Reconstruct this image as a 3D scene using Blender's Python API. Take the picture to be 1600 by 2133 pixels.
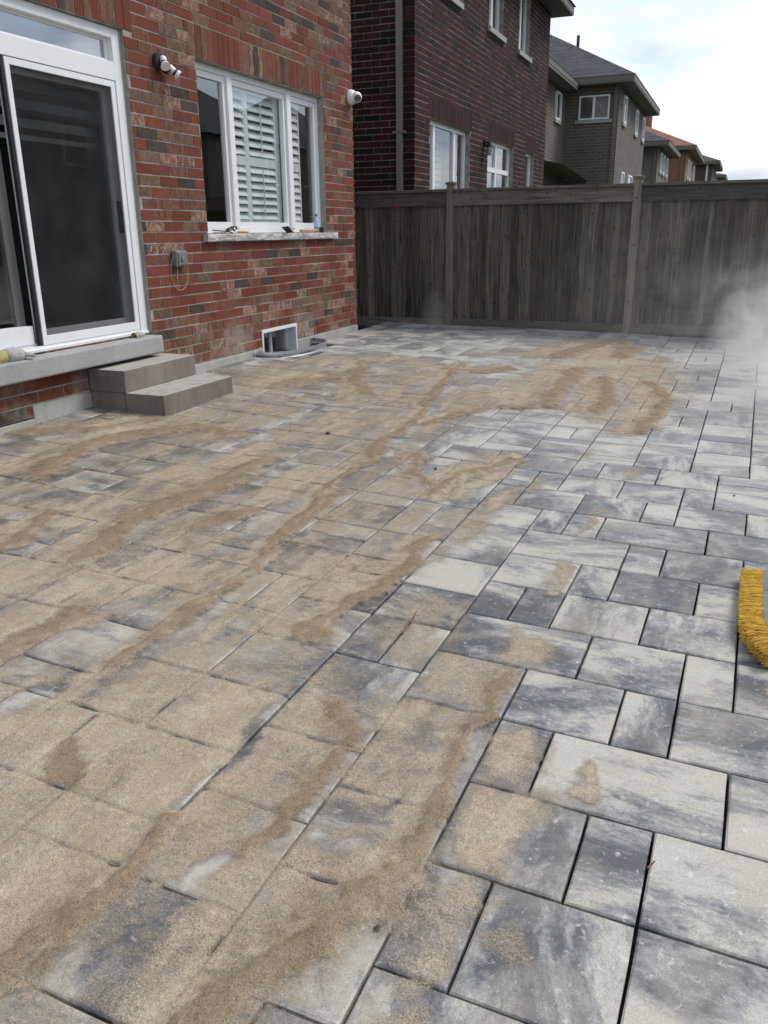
import bpy, bmesh, math, random
import numpy as np
from mathutils import Vector, Matrix

for o in list(bpy.data.objects):
    bpy.data.objects.remove(o, do_unlink=True)
SC = bpy.context.scene
COL = SC.collection
R_ = math.radians

# ------------------------------------------------------------------ camera
CZ = 1.53
RW = np.array([[0.9256310988510119, 0.11139891003460384, -0.36165916507531054],
               [0.37826037067764057, -0.3007271629782586, 0.8754897289071196],
               [-0.01123213313143992, -0.9471818496414246, -0.3205002073246872]])
cam_d = bpy.data.cameras.new('camera')
cam = bpy.data.objects.new('camera', cam_d)
COL.objects.link(cam)
cam_d.sensor_fit = 'VERTICAL'
cam_d.sensor_height = 24.0
cam_d.lens = 1722.0 / 2133.0 * 24.0
cam_d.clip_start = 0.05
cam_d.clip_end = 3000
m = Matrix.Identity(4)
for r in range(3):
    m[r][0] = RW[r][0]
    m[r][1] = -RW[r][1]
    m[r][2] = -RW[r][2]
m[2][3] = CZ
cam.matrix_world = m
SC.camera = cam

# ------------------------------------------------------------------ sky and sun
SUN_EL, SUN_AZ = 52.0, 48.0      # azimuth from +Y towards +X
wd = bpy.data.worlds.new('World')
SC.world = wd
wd.use_nodes = True
nt = wd.node_tree
nt.nodes.clear()
L = nt.links
wo = nt.nodes.new('ShaderNodeOutputWorld')
bg = nt.nodes.new('ShaderNodeBackground')
bg.inputs['Strength'].default_value = 0.11
sky = nt.nodes.new('ShaderNodeTexSky')
sky.sky_type = 'NISHITA'
sky.sun_disc = False
sky.sun_elevation = R_(SUN_EL)
sky.sun_rotation = R_(SUN_AZ)
sky.air_density = 1.0
sky.dust_density = 1.5
tc = nt.nodes.new('ShaderNodeTexCoord')
mp = nt.nodes.new('ShaderNodeMapping')
mp.inputs['Scale'].default_value = (1.0, 1.0, 2.6)
mp.inputs['Location'].default_value = (0.3, 0.1, 0.25)
L.new(tc.outputs['Generated'], mp.inputs['Vector'])
cn = nt.nodes.new('ShaderNodeTexNoise')
cn.inputs['Scale'].default_value = 3.4
cn.inputs['Detail'].default_value = 6
cn.inputs['Roughness'].default_value = 0.5
cn.inputs['Distortion'].default_value = 0.3
L.new(mp.outputs['Vector'], cn.inputs['Vector'])
cr = nt.nodes.new('ShaderNodeValToRGB')
cr.color_ramp.elements[0].position = 0.36
cr.color_ramp.elements[0].color = (0.34, 0.34, 0.34, 1)
cr.color_ramp.elements[1].position = 0.58
cr.color_ramp.elements[1].color = (1, 1, 1, 1)
L.new(cn.outputs['Fac'], cr.inputs['Fac'])
cn2 = nt.nodes.new('ShaderNodeTexNoise')
cn2.inputs['Scale'].default_value = 4.2
cn2.inputs['Detail'].default_value = 4
L.new(mp.outputs['Vector'], cn2.inputs['Vector'])
cr2 = nt.nodes.new('ShaderNodeValToRGB')
cr2.color_ramp.elements[0].position = 0.40
cr2.color_ramp.elements[0].color = (2.75, 3.2, 3.95, 1)
cr2.color_ramp.elements[1].position = 0.60
cr2.color_ramp.elements[1].color = (6.3, 6.5, 6.8, 1)
L.new(cn2.outputs['Fac'], cr2.inputs['Fac'])
cm = nt.nodes.new('ShaderNodeMix')
cm.data_type = 'RGBA'
L.new(cr.outputs['Color'], cm.inputs[0])
L.new(sky.outputs['Color'], cm.inputs[6])
L.new(cr2.outputs['Color'], cm.inputs[7])
L.new(cm.outputs[2], bg.inputs['Color'])
L.new(bg.outputs[0], wo.inputs[0])

sd = bpy.data.lights.new('sun', 'SUN')
sd.energy = 1.5
sd.angle = R_(22)
sd.color = (1.0, 0.96, 0.9)
so = bpy.data.objects.new('sun', sd)
COL.objects.link(so)
sv = Vector((math.sin(R_(SUN_AZ)) * math.cos(R_(SUN_EL)), math.cos(R_(SUN_AZ)) * math.cos(R_(SUN_EL)), math.sin(R_(SUN_EL))))
so.rotation_euler = sv.to_track_quat('Z', 'Y').to_euler()
so.location = sv * 30

SC.view_settings.view_transform = 'Standard'
SC.view_settings.look = 'None'
SC.view_settings.gamma = 1
SC.view_settings.use_curve_mapping = False
SC.view_settings.exposure = 0.84
SC.cycles.transparent_max_bounces = 16
SC.cycles.volume_bounces = 1
SC.cycles.volume_step_rate = 3.0
SC.cycles.volume_max_steps = 96

rng = random.Random(7)

# ------------------------------------------------------------------ helpers
def link(o, parent=None):
    COL.objects.link(o)
    if parent is not None:
        o.parent = parent
    return o

def tag(o, label=None, cat=None, group=None, kind=None):
    if label: o['label'] = label
    if cat: o['category'] = cat
    if group: o['group'] = group
    if kind: o['kind'] = kind
    return o

def empty(name, loc=(0, 0, 0), label=None, cat=None, group=None, kind=None):
    o = bpy.data.objects.new(name, None)
    o.location = loc
    o.empty_display_size = 0.1
    link(o)
    tag(o, label, cat, group, kind)
    bpy.context.view_layer.update()
    return o

class MB:
    """collects polygons, built as one mesh object"""
    def __init__(s):
        s.v = []; s.f = []; s.mi = []
    def poly(s, pts, mi=0):
        b = len(s.v)
        s.v += [tuple(p) for p in pts]
        s.f.append(tuple(range(b, b + len(pts)))); s.mi.append(mi)
    def box(s, x0, x1, y0, y1, z0, z1, mi=0, M=None):
        b = len(s.v)
        P = [(x0, y0, z0), (x1, y0, z0), (x1, y1, z0), (x0, y1, z0), (x0, y0, z1), (x1, y0, z1), (x1, y1, z1), (x0, y1, z1)]
        if M is not None:
            P = [tuple(M @ Vector(p)) for p in P]
        s.v += P
        for q in ((3, 2, 1, 0), (4, 5, 6, 7), (0, 1, 5, 4), (1, 2, 6, 5), (2, 3, 7, 6), (3, 0, 4, 7)):
            s.f.append(tuple(b + k for k in q)); s.mi.append(mi)
    def tube(s, pts, rad, seg=10, cap=True, mi=0):
        pts = [Vector(p) for p in pts]
        if not hasattr(rad, '__len__'):
            rad = [rad] * len(pts)
        rings = []
        up = Vector((0, 0, 1))
        for k, p in enumerate(pts):
            d = (pts[min(k + 1, len(pts) - 1)] - pts[max(k - 1, 0)])
            if d.length < 1e-9: d = Vector((0, 0, 1))
            d.normalize()
            a = d.cross(up)
            if a.length < 1e-3: a = d.cross(Vector((1, 0, 0)))
            a.normalize(); c = d.cross(a)
            b = len(s.v)
            for q in range(seg):
                t = 2 * math.pi * q / seg
                s.v.append(tuple(p + (a * math.cos(t) + c * math.sin(t)) * rad[k]))
            rings.append(b)
        for k in range(len(rings) - 1):
            for q in range(seg):
                s.f.append((rings[k] + q, rings[k] + (q + 1) % seg, rings[k + 1] + (q + 1) % seg, rings[k + 1] + q)); s.mi.append(mi)
        if cap:
            s.f.append(tuple(rings[0] + q for q in range(seg))[::-1]); s.mi.append(mi)
            s.f.append(tuple(rings[-1] + q for q in range(seg))); s.mi.append(mi)
    def build(s, name, mat, parent=None, smooth=False, bevel=0.0):
        me = bpy.data.meshes.new(name)
        me.from_pydata(s.v, [], s.f)
        mats = mat if isinstance(mat, (list, tuple)) else [mat]
        for mm in mats: me.materials.append(mm)
        if len(mats) > 1:
            me.polygons.foreach_set('material_index', s.mi)
        bm = bmesh.new(); bm.from_mesh(me)
        bmesh.ops.recalc_face_normals(bm, faces=bm.faces)
        bm.to_mesh(me); bm.free()
        if smooth:
            me.polygons.foreach_set('use_smooth', [True] * len(me.polygons))
        o = bpy.data.objects.new(name, me)
        link(o, parent)
        if parent is not None:
            o.matrix_parent_inverse = parent.matrix_world.inverted()
        if bevel > 0:
            md = o.modifiers.new('bevel', 'BEVEL'); md.width = bevel; md.segments = 2; md.limit_method = 'ANGLE'
        return o

def part(name, mat, parent, boxes, bevel=0.0):
    b = MB()
    for q in boxes: b.box(*q)
    return b.build(name, mat, parent, bevel=bevel)

# ---- numpy value noise
def vnoise(x, y, seed):
    g = np.random.RandomState(seed).rand(256, 256)
    xi = np.floor(x).astype(int); yi = np.floor(y).astype(int)
    fx = x - xi; fy = y - yi
    fx = fx * fx * (3 - 2 * fx); fy = fy * fy * (3 - 2 * fy)
    a = g[xi % 256, yi % 256]; b = g[(xi + 1) % 256, yi % 256]
    c = g[xi % 256, (yi + 1) % 256]; d = g[(xi + 1) % 256, (yi + 1) % 256]
    return (a * (1 - fx) + b * fx) * (1 - fy) + (c * (1 - fx) + d * fx) * fy

def fbm(x, y, seed, oct=4):
    s = 0; a = .5; t = 0
    for k in range(oct):
        s = s + a * vnoise(x * 2 ** k + 17.3 * k, y * 2 ** k + 5.1 * k, seed + k); t += a; a *= .5
    return s / t

def sstep(a, b, x):
    t = np.clip((x - a) / (b - a), 0, 1)
    return t * t * (3 - 2 * t)

# ------------------------------------------------------------------ materials
def new_mat(name):
    mt = bpy.data.materials.new(name); mt.use_nodes = True
    n = mt.node_tree; b = n.nodes['Principled BSDF']
    return mt, n, b

def N(n, t, **kw):
    q = n.nodes.new(t)
    for k, v in kw.items():
        if k in q.inputs: q.inputs[k].default_value = v
        else: setattr(q, k, v)
    return q

def ramp(n, stops, fac=None, interp='LINEAR'):
    q = n.nodes.new('ShaderNodeValToRGB')
    q.color_ramp.interpolation = interp
    e = q.color_ramp.elements
    while len(e) > 1: e.remove(e[-1])
    e[0].position = stops[0][0]; e[0].color = tuple(stops[0][1]) + (1,)
    for p, c in stops[1:]:
        k = e.new(p); k.color = tuple(c) + (1,)
    if fac is not None: n.links.new(fac, q.inputs['Fac'])
    return q

def g3(v): return (v, v, v)

def mixc(n, a, b, f, bt='MIX'):
    q = n.nodes.new('ShaderNodeMix'); q.data_type = 'RGBA'; q.blend_type = bt
    for src, k in ((f, 0), (a, 6), (b, 7)):
        if hasattr(src, 'is_linked'): n.links.new(src, q.inputs[k])
        elif k == 0: q.inputs[0].default_value = src
        else: q.inputs[k].default_value = tuple(src) + (1,) if len(src) == 3 else src
    return q.outputs[2]

def math_(n, op, a, b=None, clamp=False):
    q = n.nodes.new('ShaderNodeMath'); q.operation = op; q.use_clamp = clamp
    for k, src in ((0, a), (1, b)):
        if src is None: continue
        if hasattr(src, 'is_linked'): n.links.new(src, q.inputs[k])
        else: q.inputs[k].default_value = src
    return q.outputs[0]

def noise(n, scale, detail=3, rough=.5, vec=None, dist=0.0):
    q = n.nodes.new('ShaderNodeTexNoise')
    q.inputs['Scale'].default_value = scale; q.inputs['Detail'].default_value = detail
    q.inputs['Roughness'].default_value = rough; q.inputs['Distortion'].default_value = dist
    if vec is not None: n.links.new(vec, q.inputs['Vector'])
    return q

def mapping(n, vec, scale=(1, 1, 1), loc=(0, 0, 0), rot=(0, 0, 0)):
    q = n.nodes.new('ShaderNodeMapping')
    q.inputs['Scale'].default_value = scale; q.inputs['Location'].default_value = loc; q.inputs['Rotation'].default_value = rot
    n.links.new(vec, q.inputs['Vector'])
    return q.outputs[0]

def bump(n, bsdf, h, strength=.3, dist=.01):
    q = n.nodes.new('ShaderNodeBump'); q.inputs['Strength'].default_value = strength; q.inputs['Distance'].default_value = dist
    n.links.new(h, q.inputs['Height']); n.links.new(q.outputs[0], bsdf.inputs['Normal'])

def pos(n):
    return n.nodes.new('ShaderNodeNewGeometry').outputs['Position']

def simple(name, col, rough=.6, var=.12, scale=18, metal=0.0, bumpk=0.0, spec=.4):
    mt, n, b = new_mat(name)
    p = pos(n)
    nz = noise(n, scale, 4, .6, p)
    lo = tuple(c * (1 - var) for c in col); hi = tuple(min(1, c * (1 + var)) for c in col)
    rp = ramp(n, [(.3, lo), (.7, hi)], nz.outputs['Fac'])
    n.links.new(rp.outputs[0], b.inputs['Base Color'])
    b.inputs['Roughness'].default_value = rough; b.inputs['Metallic'].default_value = metal
    b.inputs['Specular IOR Level'].default_value = spec
    if bumpk > 0:
        nb = noise(n, scale * 8, 3, .6, p); bump(n, b, nb.outputs['Fac'], bumpk, .004)
    return mt

def brick_mat(name, source, dust=0.0):
    """source 'object' = colour of the object, 'attr' = colour attribute of the joined bricks"""
    mt, n, b = new_mat(name)
    if source == 'object':
        oi = n.nodes.new('ShaderNodeObjectInfo'); base = oi.outputs['Color']; rnd = oi.outputs['Alpha']
    else:
        at = n.nodes.new('ShaderNodeAttribute'); at.attribute_name = 'tint'; base = at.outputs['Color']; rnd = at.outputs['Alpha']
    p = pos(n)
    # rough mottled slurry on some bricks (alpha channel says how much)
    n1 = noise(n, 26, 5, .62, mapping(n, p, (1, 1, .55)), .8)
    blot = ramp(n, [(.47, g3(0)), (.56, g3(1))], n1.outputs['Fac'])
    f = math_(n, 'MULTIPLY', blot.outputs[0], rnd)
    c = mixc(n, base, (.31, .20, .15), f)
    n2 = noise(n, 60, 4, .65, p)
    v = ramp(n, [(.25, g3(.62)), (.75, g3(1.3))], n2.outputs['Fac'])
    c = mixc(n, c, v.outputs[0], 1.0, 'MULTIPLY')
    n3 = noise(n, 420, 2, .6, p)
    v3 = ramp(n, [(.35, g3(.78)), (.65, g3(1.2))], n3.outputs['Fac'])
    c = mixc(n, c, v3.outputs[0], 1.0, 'MULTIPLY')
    if dust > 0:   # pale paver dust blown on to the lowest courses
        sx = n.nodes.new('ShaderNodeSeparateXYZ'); n.links.new(p, sx.inputs[0])
        h = math_(n, 'SUBTRACT', 1.0, math_(n, 'DIVIDE', math_(n, 'SUBTRACT', sx.outputs[2], .32), .55), True)
        dn = noise(n, 2.6, 4, .6, p)
        dd = ramp(n, [(.45, g3(0)), (.7, g3(1))], dn.outputs['Fac'])
        c = mixc(n, c, (.42, .37, .33), math_(n, 'MULTIPLY', math_(n, 'MULTIPLY', h, dd.outputs[0]), dust))
    n.links.new(c, b.inputs['Base Color'])
    b.inputs['Roughness'].default_value = .88; b.inputs['Specular IOR Level'].default_value = .2
    bump(n, b, n2.outputs['Fac'], .5, .006)
    return mt

def mortar_mat(name, col):
    mt, n, b = new_mat(name)
    p = pos(n)
    n1 = noise(n, 9, 5, .65, p); n2 = noise(n, 130, 3, .6, p)
    r1 = ramp(n, [(.3, tuple(c * .55 for c in col)), (.65, col)], n1.outputs['Fac'])
    r2 = ramp(n, [(.3, g3(.7)), (.7, g3(1.2))], n2.outputs['Fac'])
    n.links.new(mixc(n, r1.outputs[0], r2.outputs[0], 1.0, 'MULTIPLY'), b.inputs['Base Color'])
    b.inputs['Roughness'].default_value = .95
    bump(n, b, n2.outputs['Fac'], .6, .006)
    return mt

def concrete_mat(name, lo, hi, streak=True, bumpk=.25, tint=None):
    mt, n, b = new_mat(name)
    p = pos(n)
    n1 = noise(n, 3.5, 5, .6, mapping(n, p, (1, 1, .35) if streak else (1, 1, 1)), .4)
    n2 = noise(n, 60, 4, .6, p); n3 = noise(n, 300, 2, .5, p)
    r1 = ramp(n, [(.3, lo), (.7, hi)], n1.outputs['Fac'])
    r2 = ramp(n, [(.3, g3(.88)), (.7, g3(1.1))], n2.outputs['Fac'])
    r3 = ramp(n, [(.3, g3(.9)), (.7, g3(1.08))], n3.outputs['Fac'])
    c = mixc(n, r1.outputs[0], r2.outputs[0], 1.0, 'MULTIPLY'); c = mixc(n, c, r3.outputs[0], 1.0, 'MULTIPLY')
    n.links.new(c, b.inputs['Base Color'])
    b.inputs['Roughness'].default_value = .85; b.inputs['Specular IOR Level'].default_value = .25
    bump(n, b, n2.outputs['Fac'], bumpk, .004)
    return mt

def pale_tops(mt, col, k):  # mixes a paler, mottled colour into faces that point up
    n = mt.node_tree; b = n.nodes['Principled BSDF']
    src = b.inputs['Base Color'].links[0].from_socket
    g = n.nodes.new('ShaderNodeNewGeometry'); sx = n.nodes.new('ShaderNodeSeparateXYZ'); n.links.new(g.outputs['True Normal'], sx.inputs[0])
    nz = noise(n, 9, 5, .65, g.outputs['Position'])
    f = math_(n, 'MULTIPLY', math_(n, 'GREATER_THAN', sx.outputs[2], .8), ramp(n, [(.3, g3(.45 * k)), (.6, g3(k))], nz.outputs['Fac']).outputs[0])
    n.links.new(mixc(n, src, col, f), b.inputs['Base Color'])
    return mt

def paver_mat(name):
    mt, n, b = new_mat(name)
    oi = n.nodes.new('ShaderNodeObjectInfo')
    at = n.nodes.new('ShaderNodeAttribute'); at.attribute_name = 'off'
    rnd = math_(n, 'FRACT', math_(n, 'ADD', oi.outputs['Random'], at.outputs['Fac']))
    p = pos(n)
    shift = n.nodes.new('ShaderNodeCombineXYZ')
    n.links.new(math_(n, 'MULTIPLY', rnd, 53.0), shift.inputs[0]); n.links.new(math_(n, 'MULTIPLY', rnd, 91.0), shift.inputs[1])
    va = n.nodes.new('ShaderNodeVectorMath'); va.operation = 'ADD'
    n.links.new(p, va.inputs[0]); n.links.new(shift.outputs[0], va.inputs[1])
    q = va.outputs[0]
    # bands of charcoal and cream blended through the concrete, along the one or the other side
    s1 = noise(n, 1.0, 8, .66, mapping(n, q, (3.4, 1.5, 1)), .45)
    s2 = noise(n, 1.0, 8, .66, mapping(n, q, (1.5, 3.4, 1)), .45)
    sel = math_(n, 'GREATER_THAN', math_(n, 'FRACT', math_(n, 'MULTIPLY', rnd, 7.31)), .36)
    s = n.nodes.new('ShaderNodeMix'); n.links.new(sel, s.inputs[0]); n.links.new(s1.outputs['Fac'], s.inputs[2]); n.links.new(s2.outputs['Fac'], s.inputs[3])
    # fine drag streaks break up the band edges
    d1 = noise(n, 1.0, 5, .7, mapping(n, q, (20, 44, 1)), .8)
    d2 = noise(n, 1.0, 5, .7, mapping(n, q, (44, 20, 1)), .8)
    d = n.nodes.new('ShaderNodeMix'); n.links.new(sel, d.inputs[0]); n.links.new(d2.outputs['Fac'], d.inputs[2]); n.links.new(d1.outputs['Fac'], d.inputs[3])
    bias = math_(n, 'MULTIPLY', math_(n, 'SUBTRACT', math_(n, 'FRACT', math_(n, 'MULTIPLY', rnd, 13.7)), .46), .19)
    val = math_(n, 'ADD', math_(n, 'ADD', .5, math_(n, 'MULTIPLY', math_(n, 'SUBTRACT', s.outputs[0], .5), 1.95)), math_(n, 'MULTIPLY', math_(n, 'SUBTRACT', d.outputs[0], .5), .34))
    iso = noise(n, 70, 4, .75, q)
    val = math_(n, 'ADD', val, math_(n, 'MULTIPLY', math_(n, 'SUBTRACT', iso.outputs['Fac'], .5), .24))
    val = math_(n, 'ADD', val, math_(n, 'SUBTRACT', bias, .028))
    col = ramp(n, [(.33, (.074, .077, .085)), (.41, (.125, .129, .138)), (.48, (.212, .213, .216)), (.54, (.275, .268, .252)), (.57, (.355, .340, .305)), (.68, (.42, .395, .345))], val)
    c = col.outputs[0]
    w1 = noise(n, 34, 5, .75, q, .6)
    w = ramp(n, [(.585, g3(0)), (.68, g3(1))], w1.outputs['Fac'])
    c = mixc(n, c, (.66, .66, .66), math_(n, 'MULTIPLY', w.outputs[0], .55))
    b1 = noise(n, 5.5, 4, .6, q, 1.0)
    bl = ramp(n, [(.55, g3(0)), (.75, g3(1))], b1.outputs['Fac'])
    c = mixc(n, c, (.40, .38, .35), math_(n, 'MULTIPLY', bl.outputs[0], .40))
    hz = noise(n, 3.1, 5, .65, p, .8)
    c = mixc(n, c, (.36, .315, .255), math_(n, 'MULTIPLY', ramp(n, [(.46, g3(0)), (.68, g3(1))], hz.outputs['Fac']).outputs[0], .5))
    # saw dust settled on the far pavers near the cutting place
    dd = n.nodes.new('ShaderNodeVectorMath'); dd.operation = 'DISTANCE'
    n.links.new(mapping(n, p, (1, 1, 0)), dd.inputs[0]); dd.inputs[1].default_value = (.6, 9.6, 0)
    dn = noise(n, 1.6, 5, .6, p, .5)
    df = math_(n, 'MULTIPLY', math_(n, 'SUBTRACT', 1.0, math_(n, 'DIVIDE', dd.outputs['Value'], 6.5), True), ramp(n, [(.3, g3(.35)), (.65, g3(1.25))], dn.outputs['Fac']).outputs[0], True)
    c = mixc(n, c, (.50, .495, .485), math_(n, 'MULTIPLY', df, .62))
    k1 = noise(n, 300, 2, .6, p)
    k = ramp(n, [(.3, g3(.72)), (.7, g3(1.22))], k1.outputs['Fac'])
    c = mixc(n, c, k.outputs[0], 1.0, 'MULTIPLY')
    n.links.new(c, b.inputs['Base Color'])
    b.inputs['Roughness'].default_value = .56; b.inputs['Specular IOR Level'].default_value = .5
    hh = math_(n, 'ADD', k1.outputs['Fac'], math_(n, 'MULTIPLY', d.outputs[0], .8))
    bump(n, b, hh, .22, .003)
    return mt

def sand_mat(name):
    mt, n, b = new_mat(name)
    out = n.nodes['Material Output']
    p = pos(n)
    cov = n.nodes.new('ShaderNodeAttribute'); cov.attribute_name = 'cover'
    thk = n.nodes.new('ShaderNodeAttribute'); thk.attribute_name = 'damp'
    g1 = noise(n, 230, 2, .75, p); g2 = noise(n, 70, 4, .7, p); g0 = noise(n, 7, 5, .6, p, .6)
    dry = ramp(n, [(.3, (.475, .405, .315)), (.7, (.39, .318, .232))], g0.outputs['Fac'])
    wet = ramp(n, [(.3, (.30, .228, .155)), (.7, (.228, .168, .111))], g0.outputs['Fac'])
    c = mixc(n, dry.outputs[0], wet.outputs[0], thk.outputs['Fac'])
    sp = ramp(n, [(.28, g3(.38)), (.41, g3(.90)), (.60, g3(1.08)), (.74, g3(1.5))], g1.outputs['Fac'])
    c = mixc(n, c, sp.outputs[0], 1.0, 'MULTIPLY')
    s2 = ramp(n, [(.3, g3(.80)), (.7, g3(1.17))], g2.outputs['Fac'])
    c = mixc(n, c, s2.outputs[0], 1.0, 'MULTIPLY')
    n.links.new(c, b.inputs['Base Color'])
    b.inputs['Roughness'].default_value = .95; b.inputs['Specular IOR Level'].default_value = .15
    hh = math_(n, 'ADD', g1.outputs['Fac'], g2.outputs['Fac'])
    bump(n, b, hh, .8, .007)
    # loose grains: the film is broken up grain by grain where little sand lies
    g3_ = noise(n, 190, 3, .8, p)
    g4 = noise(n, 16, 5, .7, p)
    gr = math_(n, 'ADD', math_(n, 'MULTIPLY', g3_.outputs['Fac'], .55), math_(n, 'MULTIPLY', g4.outputs['Fac'], .45))
    thr = math_(n, 'SUBTRACT', .72, math_(n, 'MULTIPLY', cov.outputs['Fac'], .46))
    al = n.nodes.new('ShaderNodeMapRange'); al.interpolation_type = 'SMOOTHSTEP'
    n.links.new(math_(n, 'SUBTRACT', gr, thr), al.inputs['Value'])
    al.inputs['From Min'].default_value = -.26; al.inputs['From Max'].default_value = .17
    lim = math_(n, 'MULTIPLY', al.outputs[0], math_(n, 'MULTIPLY', cov.outputs['Fac'], 12.0, True))
    n.links.new(lim, b.inputs['Alpha'])
    return mt

def wood_mat(name, lo, hi, warm, axis='Z', knots=True):
    mt, n, b = new_mat(name)
    oi = n.nodes.new('ShaderNodeObjectInfo')
    p = pos(n)
    sh = n.nodes.new('ShaderNodeCombineXYZ'); n.links.new(math_(n, 'MULTIPLY', oi.outputs['Random'], 40.0), sh.inputs[0]); n.links.new(math_(n, 'MULTIPLY', oi.outputs['Random'], 23.0), sh.inputs[2])
    va = n.nodes.new('ShaderNodeVectorMath'); va.operation = 'ADD'; n.links.new(p, va.inputs[0]); n.links.new(sh.outputs[0], va.inputs[1])
    sc = {'Z': (34, 34, 1.6), 'X': (1.6, 34, 34)}[axis]
    g = noise(n, 1.0, 6, .65, mapping(n, va.outputs[0], sc), 1.2)
    c = ramp(n, [(.34, lo), (.50, tuple((a + b_) / 2.2 for a, b_ in zip(lo, hi))), (.68, hi)], g.outputs['Fac']).outputs[0]
    big = noise(n, 1.3, 4, .6, va.outputs[0])
    c = mixc(n, c, warm, math_(n, 'MULTIPLY', ramp(n, [(.45, g3(0)), (.72, g3(1))], big.outputs['Fac']).outputs[0], .55))
    vv = math_(n, 'ADD', .58, math_(n, 'MULTIPLY', oi.outputs['Random'], .75))
    cc = n.nodes.new('ShaderNodeCombineColor')
    for k in range(3): n.links.new(vv, cc.inputs[k])
    c = mixc(n, c, cc.outputs[0], 1.0, 'MULTIPLY')
    if knots:
        vo = n.nodes.new('ShaderNodeTexVoronoi'); vo.voronoi_dimensions = '2D'; vo.inputs['Scale'].default_value = 3.6
        sp_ = n.nodes.new('ShaderNodeSeparateXYZ'); n.links.new(va.outputs[0], sp_.inputs[0])
        cb_ = n.nodes.new('ShaderNodeCombineXYZ'); n.links.new(math_(n, 'MULTIPLY', sp_.outputs[0], 1.5), cb_.inputs[0]); n.links.new(sp_.outputs[2], cb_.inputs[1])
        n.links.new(cb_.outputs[0], vo.inputs['Vector'])
        kk = ramp(n, [(.030, g3(1)), (.070, g3(0))], vo.outputs['Distance'])
        c = mixc(n, c, (.018, .014, .012), math_(n, 'MULTIPLY', kk.outputs[0], .85))
    # pale stone dust caught on the boards in two low patches
    for (px, pz, rr, k) in ((-3.92, .33, .34, .55), (-.35, .30, .8, .3)):
        dd = n.nodes.new('ShaderNodeVectorMath'); dd.operation = 'DISTANCE'
        n.links.new(mapping(n, p, (1.4, 0, .75)), dd.inputs[0]); dd.inputs[1].default_value = (px * 1.4, 0, pz * .75)
        dn = noise(n, 7, 4, .6, mapping(n, p, (1, 1, .4)))
        f = math_(n, 'MULTIPLY', math_(n, 'SUBTRACT', 1.0, math_(n, 'DIVIDE', dd.outputs['Value'], rr), True), math_(n, 'MULTIPLY', dn.outputs['Fac'], 1.7 * k), True)
        c = mixc(n, c, (.36, .35, .33), f)
    n.links.new(c, b.inputs['Base Color'])
    b.inputs['Roughness'].default_value = .85; b.inputs['Specular IOR Level'].default_value = .2
    bump(n, b, g.outputs['Fac'], .5, .006)
    return mt

def glass_mat(name, tint=(.95, .98, .97), base=.17):
    mt = bpy.data.materials.new(name); mt.use_nodes = True
    n = mt.node_tree; n.nodes.clear()
    out = n.nodes.new('ShaderNodeOutputMaterial'); mx = n.nodes.new('ShaderNodeMixShader')
    tr = n.nodes.new('ShaderNodeBsdfTransparent'); tr.inputs[0].default_value = tint + (1,)
    gl = n.nodes.new('ShaderNodeBsdfGlossy'); gl.inputs['Roughness'].default_value = .004; gl.inputs['Color'].default_value = (.95, .97, 1, 1)
    lw = n.nodes.new('ShaderNodeLayerWeight'); lw.inputs['Blend'].default_value = .5   # pane of double glazing, the same from both sides
    fr_o = math_(n, 'ADD', base, math_(n, 'MULTIPLY', math_(n, 'POWER', lw.outputs['Facing'], 4.0), .9), True)
    nz = noise(n, 1.1, 2, .5, pos(n)); bp = n.nodes.new('ShaderNodeBump'); bp.inputs['Strength'].default_value = .05; bp.inputs['Distance'].default_value = .02
    n.links.new(nz.outputs['Fac'], bp.inputs['Height']); n.links.new(bp.outputs[0], gl.inputs['Normal'])
    n.links.new(fr_o, mx.inputs[0]); n.links.new(tr.outputs[0], mx.inputs[1]); n.links.new(gl.outputs[0], mx.inputs[2])
    n.links.new(mx.outputs[0], out.inputs[0])
    return mt

def screen_mat(name):
    mt = bpy.data.materials.new(name); mt.use_nodes = True
    n = mt.node_tree; n.nodes.clear()
    out = n.nodes.new('ShaderNodeOutputMaterial'); mx = n.nodes.new('ShaderNodeMixShader')
    tr = n.nodes.new('ShaderNodeBsdfTransparent'); df = n.nodes.new('ShaderNodeBsdfDiffuse')
    nz = noise(n, 2.2, 5, .6, pos(n))
    r = ramp(n, [(.35, (.018, .020, .022)), (.75, (.05, .052, .055))], nz.outputs['Fac'])
    n.links.new(r.outputs[0], df.inputs[0])
    mx.inputs[0].default_value = .56
    n.links.new(tr.outputs[0], mx.inputs[1]); n.links.new(df.outputs[0], mx.inputs[2]); n.links.new(mx.outputs[0], out.inputs[0])
    return mt

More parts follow.
